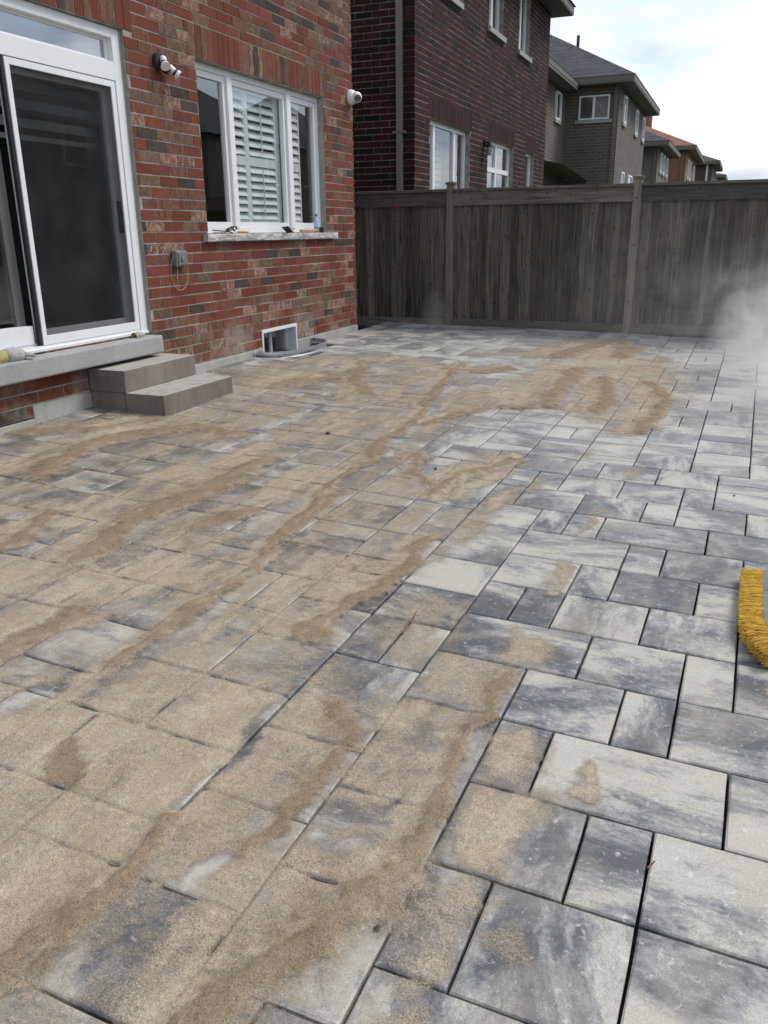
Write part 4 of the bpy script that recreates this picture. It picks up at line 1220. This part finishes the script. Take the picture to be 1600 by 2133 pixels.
# work gloves on the slab
def glove(name, label, loc, rot, scale, mat, cuff):
    t = empty(name, loc, label, 'glove')
    T = Matrix.Translation(loc) @ Matrix.Rotation(rot, 4, 'Z') @ Matrix.Scale(scale, 4) @ Matrix.Diagonal((1, 1, .72, 1))
    b = MB(); rr = random.Random(len(label))
    b.tube([T @ Vector(p) for p in ((-.06, 0, .028), (-.02, .004, .040), (.03, -.003, .036), (.06, 0, .025))], [.036 * scale, .046 * scale, .044 * scale, .030 * scale], 12)
    for k in range(4):
        y = -.033 + k * .022; le = (.06, .078, .07, .05)[k]
        b.tube([T @ Vector((.04, y, .028)), T @ Vector((.04 + le * .5, y * 1.15, .036 + .012 * rr.random())), T @ Vector((.04 + le, y * 1.3, .014))], [.014 * scale, .0135 * scale, .009 * scale], 8)
    b.tube([T @ Vector((-.01, .035, .03)), T @ Vector((.02, .062, .03)), T @ Vector((.045, .068, .014))], [.016 * scale, .014 * scale, .010 * scale], 8)
    o = b.build('glove_body', mat, t, smooth=True)
    sb = o.modifiers.new('sub', 'SUBSURF'); sb.levels = 1; sb.render_levels = 1
    b = MB(); b.tube([T @ Vector((-.055, 0, .03)), T @ Vector((-.085, 0, .034)), T @ Vector((-.115, .004, .030))], [.037 * scale, .043 * scale, .046 * scale], 14, cap=False)
    b.tube([T @ Vector((-.115, .004, .030)), T @ Vector((-.07, .0, .030))], [.043 * scale, .034 * scale], 14, cap=False)
    b.build('cuff', cuff, t, smooth=True)
glove('work_glove', 'grey work glove with yellow cuff at the left of the door slab', (XW + .075, 4.43, .704), R_(80), 1.35, M['glove'], M['glovey'])
glove('work_glove', 'small crumpled grey and yellow glove at the right of the door slab', (XW + .03, 5.86, .704), R_(100), .66, M['glove'], M['glovey'])

# ================================================================== wooden fence
YF = 11.55
fen = empty('wooden_fence', (-1.5, YF, .23), 'weathered grey-brown board fence behind the patio', 'fence')
posts = [-6.15, -3.72, -1.255, 1.21, 3.67]
fr_ = random.Random(12)
for k, (xa, xb_) in enumerate(zip(posts[:-1], posts[1:])):
    xa += .05; xb_ -= .05
    x = xa
    n_ = 0
    while x < xb_ - .01:
        w = fr_.choice([.088, .096, .11, .125, .135]); x2 = min(xb_, x + w)
        if xb_ - x2 < .04: x2 = xb_
        off = .0 if n_ % 2 else .014
        lap = .0012 if n_ % 2 else -.009
        b = MB(); zt = 1.90; b.box(x + lap, x2 - lap, YF - off + fr_.uniform(-.003, .003), YF + .018 - off, .30, zt)
        b.build('board', M['fence'], fen)
        x = x2; n_ += 1
    rise = .012 * k
    part('top_rail', M['rail'], fen, [(xa, xb_, YF - .045, YF - .016, 1.862, 2.040)], .003)
    part('rail_cap', M['rail'], fen, [(xa, xb_, YF - .075, YF + .07, 2.042, 2.078)], .003)
    part('bottom_rail', M['railb'], fen, [(xa, xb_, YF - .047, YF - .016, .218, .352)], .003)
for x in posts:
    o = part('post', M['post'], fen, [(x - .05, x + .05, YF - .062, YF + .045, -.2, 2.135)], .005)
    b = MB(); b.box(x - .062, x + .062, YF - .075, YF + .058, 2.135, 2.16)
    b2 = [(x - .062, YF - .075), (x + .062, YF - .075), (x + .062, YF + .058), (x - .062, YF + .058)]
    for q in range(4):
        p0 = b2[q]; p1 = b2[(q + 1) % 4]; b.poly([(p0[0], p0[1], 2.16), (p1[0], p1[1], 2.16), (x, YF - .008, 2.185)])
    cp = b.build('post_cap', M['post'], o)
    cp.matrix_parent_inverse = Matrix.Identity(4)
hk = MB(); hk.tube([(-4.50, YF - .05, 1.915), (-4.50, YF - .062, 1.88), (-4.50, YF - .05, 1.83)], .012, 8)
tag(hk.build('red_hook', M['redstain']), 'small faded red hook hanging on the fence rail by the house', 'hook')

# ================================================================== dark brick house next door
XD, YD, YDE = -4.72, 12.80, 22.10
dh = empty('dark_brick_house', (XD, 17, 0), 'two-storey dark maroon brick house behind the fence', 'house')
ZT = 6.37
dop = [(13.50, 15.72, 1.30, 3.235), (16.90, 18.98, .60, 3.235), (20.10, 21.0, 1.30, 3.235), (16.75, 17.80, 5.10, 6.25), (19.05, 20.05, 5.10, 6.25), (14.0, 14.95, 5.10, 6.25)]
dsold = [(13.44, 15.80, 3.235, 3.515), (16.84, 19.06, 3.235, 3.515), (20.04, 21.08, 3.235, 3.515)]
r1 = brick_rects(YD, YDE, ZB + .01, 65, dop, dsold)
i1 = brick_wall(dh, 'back', (XD, 0, 0), (0, 1, 0), (1, 0, 0), r1, None, None, dark_colour, 0)
r2 = brick_rects(.0, 6.0, ZB + .01, 65, [], [])
i2 = brick_wall(dh, 'side', (XD - .006, YD, 0), (-1, 0, 0), (0, -1, 0), r2, None, None, dark_colour, 0)
i1 = [q for q in i1 if q[3] > 1.2]; i2 = [q for q in i2 if q[3] > 1.2]
brick_objects(dh, [((XD, 0, 0), (0, 1, 0), (1, 0, 0), i1), ((XD - .012, YD, 0), (-1, 0, 0), (0, -1, 0), i2)], M['dbrick1'], M['dbrickm'], 300)
b = MB(); wall_core(b, (XD, 0, 0), (0, 1, 0), (1, 0, 0), YD + .012, YDE, 0, ZT, dop, .25)
b.box(XD - 6, XD - .25, YD + .001, YD + .25, 0, ZT); b.box(XD - 6, XD - .25, YDE - .25, YDE - .001, 0, ZT); b.box(XD - 6.2, XD - 6, YD, YDE, 0, ZT)
b.build('mortar_wall', M['dmortar'], dh)
b = MB(); b.poly([(XD - 2.2, YD + .3, .6), (XD - 2.2, YDE - .3, .6), (XD - 2.2, YDE - .3, 6.3), (XD - 2.2, YD + .3, 6.3)]); b.build('room_lining', M['room'], dh)
b = MB(); b.box(XD - 6.6, XD + .45, YD - .45, YDE + .45, ZT + .001, ZT + .03); b.build('soffit', M['soffit'], dh)
b = MB(); b.box(XD - 6.6, XD + .46, YD - .46, YDE + .46, ZT + .031, ZT + .19); b.build('fascia', M['trim'], dh)
b = MB(); zr = ZT + .19; xa, xb_, ya, yb = XD - 6.6, XD + .5, YD - .5, YDE + .5; xm = (xa + xb_) / 2
for q in ([(xb_, ya, zr), (xb_, yb, zr), (xm, yb - 3.4, zr + 2.2), (xm, ya + 3.4, zr + 2.2)], [(xa, ya, zr), (xa, yb, zr), (xm, yb - 3.4, zr + 2.2), (xm, ya + 3.4, zr + 2.2)], [(xa, ya, zr), (xb_, ya, zr), (xm, ya + 3.4, zr + 2.2)], [(xa, yb, zr), (xb_, yb, zr), (xm, yb - 3.4, zr + 2.2)]): b.poly(q)
b.build('roof', M['roofd'], dh)
b = MB(); xp = -4.94; b.box(xp - .045, xp + .045, YD - .085, YD - .008, .3, ZT)
dsp = b.build('downspout', M['spout'], dh, bevel=.008)
b = MB(); b.box(xp - .10, xp + .10, YD - .090, YD - .008, 2.94, 2.975); st = b.build('strap', M['trim'], dh)

def win_x(parent, x, a, c, e, g, mull=(), rails=(), sill=True, depth=.09, fw=.06, name='window', lining=False):
    """window in a wall that faces +x"""
    w = part_empty(name, parent, (x, (a + c) / 2, e))
    xf = x - depth
    bx = [(xf - .06, xf, a, a + fw, e, g), (xf - .06, xf, c - fw, c, e, g), (xf - .06, xf, a + fw, c - fw, g - fw, g), (xf - .06, xf, a + fw, c - fw, e, e + fw)]
    for mm_ in mull: bx.append((xf - .06, xf + .006, mm_ - .05, mm_ + .05, e + fw, g - fw))
    for (zz, y0, y1) in rails: bx.append((xf - .058, xf + .003, y0, y1, zz - .045, zz + .045))
    part('frame', M['white'], w, bx)
    b = MB(); b.poly([(xf - .03, a + fw, e + fw), (xf - .03, c - fw, e + fw), (xf - .03, c - fw, g - fw), (xf - .03, a + fw, g - fw)]); b.build('pane', M['glass'], w)
    if sill: part('sill', M['slab'], w, [(x - .09, x + .06, a - .07, c + .07, e - .09, e - .003)])
    if lining:
        b = MB(); b.poly([(xf - .052, a, e), (xf - .052, c, e), (xf - .052, c, g), (xf - .052, a, g)]); b.build('pane_backing', M['room'], w)  # dark sheet standing in for the unlit room behind the pane
    return w

def win_y(parent, y, a, c, e, g, mull=(), sill=True, depth=.08, fw=.06, name='window'):
    """window in a wall that faces -y"""
    w = part_empty(name, parent, ((a + c) / 2, y, e))
    yf = y + depth
    bx = [(a, a + fw, yf, yf + .06, e, g), (c - fw, c, yf, yf + .06, e, g), (a + fw, c - fw, yf, yf + .06, g - fw, g), (a + fw, c - fw, yf, yf + .06, e, e + fw)]
    for mm_ in mull: bx.append((mm_ - .035, mm_ + .035, yf - .005, yf + .06, e + fw, g - fw))
    part('frame', M['white'], w, bx)
    b = MB(); b.poly([(a + fw, yf + .03, e + fw), (c - fw, yf + .03, e + fw), (c - fw, yf + .03, g - fw), (a + fw, yf + .03, g - fw)]); b.build('pane', M['glass'], w)
    half = (a + c) / 2
    part('pane_backing', M['room'], w, [(a + .01, half, yf + .04, yf + .05, e + .01, g - .01)]); part('pane_backing', M['pane_backing'], w, [(half, c - .01, yf + .04, yf + .05, e + .01, g - .01)])  # left half: dark sheet for the unlit room; right half: blind fabric
    if sill: part('sill', M['slab'], w, [(a - .1, c + .1, y - .05, y + .08, e - .1, e - .003)])
    return w

w = win_x(dh, XD, 13.50, 15.72, 1.30, 3.235, (13.95, 15.05), fw=.075)
w = win_x(dh, XD, 16.90, 18.98, .60, 3.235, (17.85,), [(2.70, 16.96, 18.92)], sill=False, fw=.07, name='patio_door')
w = win_x(dh, XD, 20.10, 21.0, 1.30, 3.235, (), fw=.07)
for (a, c) in ((16.75, 17.80), (19.05, 20.05), (14.0, 14.95)): win_x(dh, XD, a, c, 5.10, 6.25, ((a + c) / 2 - .02,), fw=.06)
# shutters behind its first window, and the light fixture
for k in range(16):
    part('louver', M['pane_backing'], dh, [(XD - .30, XD - .28, 14.05, 14.95, 1.42 + k * .105, 1.50 + k * .105)])
wl = empty('wall_lantern', (XD, 16.6, 2.9), 'small black and white lantern on the dark brick wall by its door', 'lantern')
b = MB(); b.box(XD + .004, XD + .05, 16.58, 16.70, 3.05, 3.17); b.build('bracket', M['black'], wl)
b = MB(); b.tube([(XD + .12, 16.64, 3.12), (XD + .12, 16.64, 3.05)], [.05, .085], 14); b.tube([(XD + .03, 16.64, 3.14), (XD + .12, 16.64, 3.13)], .02, 8); b.build('hood', M['black'], wl)
b = MB(); b.tube([(XD + .12, 16.64, 3.05), (XD + .12, 16.64, 2.90)], [.065, .05], 14); b.build('lamp_glass', M['lamp'], wl)

# ================================================================== houses farther along the row
def hip(b, xa, xb, ya, yb, z, h, run):
    xm = (xa + xb) / 2
    p = [(xm, ya + run, z + h), (xm, yb - run, z + h)]
    b.poly([(xb, ya, z), (xb, yb, z), p[1], p[0]]); b.poly([(xa, ya, z), (xa, yb, z), p[1], p[0]]); b.poly([(xa, ya, z), (xb, ya, z), p[0]]); b.poly([(xa, yb, z), (xb, yb, z), p[1]])

def row_house(name, label, matw, roofm, xr, ya, yb, zt, wings=(), width=7.5, rh=2.0, run=3.2):
    t = empty(name, (xr, (ya + yb) / 2, 0), label, 'house')
    b = MB(); b.box(xr - width, xr, ya, yb, -.2, zt); b.build('wall', matw, t)
    b = MB(); b.box(xr - width - .4, xr + .45, ya - .45, yb + .45, zt, zt + .04); b.build('soffit', M['soffit'], t)
    b = MB(); b.box(xr - width - .41, xr + .46, ya - .46, yb + .46, zt + .041, zt + .20); b.build('fascia', M['trim'], t)
    b = MB(); hip(b, xr - width - .42, xr + .48, ya - .48, yb + .48, zt + .2, rh, run); b.build('roof', roofm, t)
    return t

mg = facade_mat('grey_brown_brickwork', (.120, .098, .080), (.090, .074, .062), (.19, .165, .14))
# third house: recessed part and wing
k_ = 1.17
YW = 24.6 * k_; XR = -3.339 * k_; XI = -4.72 * k_; YE = 31.31 * k_; ZE = 1.53 + (5.12 - 1.53) * k_
g_ = row_house('grey_brown_house', 'grey-brown brick house with dark hip roof beyond the dark red one', mg, M['roofd'], XR, YW, YE, ZE, width=7.2, rh=2.3, run=3.7)
b = MB(); b.box(XI - 6, XI, 24.2, YW - .002, -.2, ZE - .15); b.build('recessed_wall', mg, g_)
b = MB(); b.box(XI - 6.3, XI + .42, 23.9, YW - .47, ZE - .149, ZE - .08); b.build('soffit', M['soffit'], g_)
b = MB(); b.box(XI - 6.3, XI + .43, 23.9, YW - .47, ZE - .079, ZE + .06); b.build('fascia', M['trim'], g_)
b = MB(); b.poly([(XI + .44, 23.9, ZE + .06), (XI + .44, YW - .3, ZE + .06), (XI - 3.0, YW + 3.0, ZE + 1.9), (XI - 3.0, 25.5, ZE + 1.9)]); b.poly([(XI - 6.3, 23.9, ZE + .06), (XI + .44, 23.9, ZE + .06), (XI - 3.0, 25.5, ZE + 1.9)]); b.build('roof', M['roofd'], g_)
def zk(z): return 1.53 + (z - 1.53) * k_
win_y(g_, YW, -4.371 * k_, -3.57 * k_, zk(4.315), zk(4.90), (-3.98 * k_,), fw=.045, depth=-.06)
part('head_course', mg, g_, [(-4.45 * k_, -3.49 * k_, YW - .012, YW - .001, zk(4.92), zk(5.09))])
part('downspout', M['trim'], g_, [(-3.46 * k_, -3.46 * k_ + .09, YW - .07, YW - .003, 0, ZE)])
for (y0, y1, e, g) in ((25.45, 26.0, 4.30, 4.97), (28.3, 28.85, 4.28, 4.95), (30.3, 30.85, 4.28, 4.95), (25.9, 26.5, 2.3, 3.08), (27.4, 28.4, 2.3, 3.08)):
    win_x(g_, XR, y0 * k_, y1 * k_, zk(e), zk(g), (), fw=.06, depth=-.06, lining=True)
win_x(g_, XI, 23.1 * k_, 23.75 * k_, zk(4.22), zk(4.87), (), fw=.06, depth=-.06, lining=True)
b = MB(); b.tube([(-4.75 * k_, YW + 1.6, ZE + .9), (-4.75 * k_, YW + 1.6, ZE + 1.75)], .05, 10); b.build('vent_pipe', M['black'], g_)
part('vent_hood', M['white'], g_, [(-4.68 * k_, -4.58 * k_, YW - .08, YW - .003, zk(2.93), zk(3.12))])
b = MB(); b.poly([(XI, 24.6, zk(3.15)), (XI, YW - .01, zk(2.85)), (XI + .8, YW - .01, zk(2.80)), (XI + .8, 24.6, zk(3.0))]); b.build('canopy', M['trim'], g_)

m4 = facade_mat('grey_brickwork', (.135, .122, .110), (.115, .105, .095), (.16, .15, .135))
h4 = row_house('grey_house', 'small grey house with a dark roof before the orange brick one', m4, M['roofd'], -3.69, 40.5, 47.0, 4.90, width=6.5, rh=1.6, run=3.0)
for (y0, y1) in ((41.6, 42.3), (43.1, 43.9), (44.8, 45.6)): win_x(h4, -3.69, y0, y1, 3.95, 4.75, (), fw=.07, depth=-.06, lining=True)
part('downspout', M['trim'], h4, [(-3.85, -3.77, 40.42, 40.497, 0, 4.9)])
m5 = facade_mat('orange_brickwork', (.26, .115, .070), (.215, .095, .060), (.26, .16, .11))
h5 = row_house('orange_brick_house', 'orange-brown brick house with a reddish roof far along the row', m5, M['roofr'], -3.09, 50.0, 60.0, 5.45, width=8.0, rh=2.0, run=4.0)
for (y0, y1) in ((51.4, 52.2), (53.2, 54.0), (57.0, 57.9)): win_x(h5, -3.09, y0, y1, 4.15, 5.1, (), fw=.08, depth=-.06, lining=True)
part('downspout', M['trim'], h5, [(-3.35, -3.24, 49.9, 49.997, 0, 5.45)])
part('chimney', m5, h5, [(-6.0, -5.5, 54.5, 55.1, 6.5, 8.0)])
m6 = facade_mat('far_dark_brickwork', (.085, .060, .052), (.07, .052, .046), (.11, .09, .08))
h6 = row_house('far_dark_house', 'distant dark brick house with a white downspout at the end of the row', m6, M['roofd'], -2.24, 64.0, 72.0, 5.6, width=8.0, rh=1.7, run=4.0)
part('downspout', M['white'], h6, [(-2.62, -2.50, 63.9, 63.997, 0, 5.6)])
h7 = row_house('far_grey_house', 'last pale grey house peeking over the fence at the far end', m4, M['roofd'], -2.03, 76.0, 84.0, 5.35, width=8.0, rh=1.1, run=4.0)
part('downspout', M['white'], h7, [(-2.35, -2.22, 75.9, 75.997, 0, 5.35)])

# houses across the yards, mirrored in the panes
mo = facade_mat('tan_brickwork', (.20, .165, .13), (.17, .14, .11), (.24, .21, .18))
for nm, lab, ya, yb, zt, rm in (('opposite_house', 'tan brick house mirrored in the transom above the patio door', 25.0, 34.0, 5.5, M['roofd']), ('opposite_house', 'tan house with a dark roof mirrored in the left pane of the shuttered window', 36.0, 45.0, 6.0, M['roofd']), ('opposite_house', 'tan house mirrored in the middle pane of the shuttered window', 47.0, 56.0, 6.2, M['roofd']), ('opposite_house', 'tan house mirrored in the right pane of the shuttered window', 58.0, 67.0, 6.0, M['roofd']), ('opposite_house', 'tan house mirrored low in the patio door screen', 14.0, 23.0, 6.0, M['roofd'])):
    t = empty(nm, (18, (ya + yb) / 2, 0), lab, 'house')
    b = MB(); b.box(14, 24, ya, yb, -.2, zt); b.build('wall', mo, t)
    b = MB(); hip(b, 13.5, 24.5, ya - .5, yb + .5, zt, 3.5, 4.4); b.build('roof', rm, t)
    for (a, c, e, g) in ((ya + 1.2, ya + 3.2, 1.2, 2.8), (ya + 5.0, ya + 7.2, .6, 2.9), (ya + 1.4, ya + 2.8, 4.0, 5.4), (ya + 5.4, ya + 6.8, 4.0, 5.4)):
        part('window', M['white'], t, [(13.93, 13.995, a, c, e, g)])
        part('pane', M['black'], t, [(13.90, 13.927, a + .12, c - .12, e + .12, g - .12)])
fo = empty('side_fence', (9.0, 4, 0), 'plain brown boundary fence mirrored in the patio door', 'fence')
for k in range(20):
    part('panel', M['rail'], fo, [(9.0, 9.03, -2 + k * 2.2, -2 + k * 2.2 + 2.19, -.2, 1.75)])

# ================================================================== push broom lying on its side
zb0 = float(P(1.6, 6.0)[2]) + .004
br = empty('push_broom', (.29, 3.4, zb0), 'yellow-bristled push broom lying on the pavers at the right', 'broom')
def spine(t):
    """centre line of the block, from the near end (t=0) to the far end (t=1)"""
    return Vector((.281 + .012 * (t - .5) + .55 * max(0, .36 - t) ** 2, 3.00 + .74 * t, zb0 + .055))
b = MB(); n_ = 14
for k in range(n_):
    t0, t1 = k / n_, (k + 1) / n_
    p0, p1 = spine(t0), spine(t1)
    w0 = .030
    q0 = [(p0.x - w0, p0.y, zb0 + .012), (p0.x + w0, p0.y, zb0 + .012), (p0.x + w0, p0.y, zb0 + .074), (p0.x - w0, p0.y, zb0 + .074)]
    q1 = [(p1.x - w0, p1.y, zb0 + .012), (p1.x + w0, p1.y, zb0 + .012), (p1.x + w0, p1.y, zb0 + .074), (p1.x - w0, p1.y, zb0 + .074)]
    for a in range(4): b.poly([q0[a], q0[(a + 1) % 4], q1[(a + 1) % 4], q1[a]])
    if k == 0: b.poly(q0)
    if k == n_ - 1: b.poly(q1)
b.build('block', M['broomblk'], br, bevel=.0)
rb = random.Random(3)
for nm, mt_, cnt in (('bristles', M['yellow'], 2300), ('bristles', M['ochre'], 750)):
    b = MB()
    for k in range(cnt):
        t = rb.random() if nm else 0
        if mt_ is M['ochre'] and rb.random() < .55: t = rb.random() ** 2 * .22
        p = spine(t); zz = zb0 + .012 + .062 * rb.random()
        r0 = Vector((p.x - .028, p.y, zz))
        le = .082 + rb.uniform(-.010, .012)
        flare = -.75 * (max(0, .26 - t) / .26) ** 1.3
        dv = Vector((-1, flare * 1.2 + rb.gauss(0, .12) + .02, -.25 * (zz - zb0 - .02) / .08 + rb.gauss(0, .06))).normalized()
        tip = r0 + dv * le
        tip.z = max(tip.z, zb0 + .001)
        mid = (r0 + tip) / 2 + Vector((0, rb.gauss(0, .003), .004))
        sw = Vector((0, .0018, 0)); sz = Vector((0, 0, .0018))
        for (a_, c_) in ((r0, mid), (mid, tip)):
            b.poly([a_ - sw, c_ - sw, c_ + sw, a_ + sw]); b.poly([a_ - sz, c_ - sz, c_ + sz, a_ + sz])
    o = b.build(nm, mt_, br); tag(o, kind='stuff')
pm = spine(.72)
b = MB(); b.tube([pm + Vector((.034, -.0, .0)), pm + Vector((.075, -.012, .010)), pm + Vector((.13, -.03, .03))], [.040, .032, .024], 14); b.build('socket', M['ochre'], br)
b = MB(); b.tube([pm + Vector((.06, -.0, .046)), pm + Vector((.02, .0, .052)), pm + Vector((.0, 0, .052))], .010, 8); b.build('brace', M['yellow'], br)
b = MB(); b.tube([pm + Vector((.11, -.025, .024)), pm + Vector((1.45, -.25, .28))], .0125, 12); b.build('handle', M['wood'], br)

# ================================================================== loose bits on the pavers
def pebble(label, px, py, r, seed, name='pebble'):
    i, j = px2g(px, py); c = Vector(P(i, j, r * .45 + .003))
    bm = bmesh.new(); bmesh.ops.create_icosphere(bm, subdivisions=2, radius=r)
    rr = random.Random(seed)
    for v in bm.verts: v.co *= 1 + rr.uniform(-.22, .22); v.co.z *= .6; v.co.x *= 1.25
    me = bpy.data.meshes.new(name); bm.to_mesh(me); bm.free(); me.materials.append(M['stone'])
    o = bpy.data.objects.new(name, me); link(o); o.location = c; o.rotation_euler = (0, 0, rr.random() * 3)
    tag(o, label, 'pebble', 'loose pebbles on the patio')
pebble('dark pointed pebble on the sandy pavers before the window', 683, 905, .015, 1)
pebble('small dark pebble near the open joint at bottom centre', 785, 1938, .008, 2)
pebble('tiny pebble on the bare white paver beyond the sand', 908, 978, .010, 3)
pebble('tiny grit stone on the pale paver at far right', 1529, 1034, .006, 4)
def twig(label, pts):
    g = []
    for k, (x, y) in enumerate(pts):
        i, j = px2g(x, y); g.append(Vector(P(i, j, .006 + (.008 if k == len(pts) - 1 else 0))))
    b = MB(); b.tube(g, [.0032] * (len(g) - 1) + [.0015], 6)
    tag(b.build('twig', M['twig']), label, 'twig', 'dry twigs on the patio')
twig('thin dry twig sticking out of a joint mid patio', [(838, 1322), (850, 1302), (862, 1288), (868, 1279)])
twig('hair-thin bent twig on the dark paver at lower right', [(1349, 1812), (1355, 1806), (1364, 1802)])

# ================================================================== dust cloud by the fence
mt = bpy.data.materials.new('stone_dust'); mt.use_nodes = True
n = mt.node_tree; n.nodes.clear()
out = n.nodes.new('ShaderNodeOutputMaterial'); pv = n.nodes.new('ShaderNodeVolumePrincipled')
pv.inputs['Color'].default_value = (.95, .94, .93, 1); pv.inputs['Anisotropy'].default_value = .2
p = pos(n)
def blob(c, r, k):
    d = n.nodes.new('ShaderNodeVectorMath'); d.operation = 'DISTANCE'
    n.links.new(mapping(n, p, tuple(1 / q for q in r)), d.inputs[0]); d.inputs[1].default_value = tuple(a / q for a, q in zip(c, r))
    f = math_(n, 'SUBTRACT', 1.0, d.outputs['Value'], True)
    return math_(n, 'MULTIPLY', math_(n, 'POWER', f, 1.5), k)
den = blob((.55, 9.0, .38), (.85, 2.4, 1.0), 1.7)
den = math_(n, 'ADD', den, blob((.15, 10.7, .50), (.95, .8, 1.0), .75))
den = math_(n, 'ADD', den, blob((.52, 7.15, .32), (.60, 1.1, .50), 2.6))
den = math_(n, 'ADD', den, blob((-.4, 10.4, .6), (2.6, 1.3, 1.7), .14))
nz = noise(n, 2.4, 6, .68, p, 1.4)
rz = ramp(n, [(.43, g3(.02)), (.64, g3(2.3))], nz.outputs['Fac'])
n.links.new(math_(n, 'MULTIPLY', den, rz.outputs[0]), pv.inputs['Density'])
n.links.new(pv.outputs[0], out.inputs['Volume'])
b = MB(); b.box(-2.9, 2.6, 6.0, 11.44, .27, 2.4)
o = b.build('dust_cloud', mt); tag(o, 'pale cloud of stone dust drifting up before the fence at right', 'dust', kind='stuff')
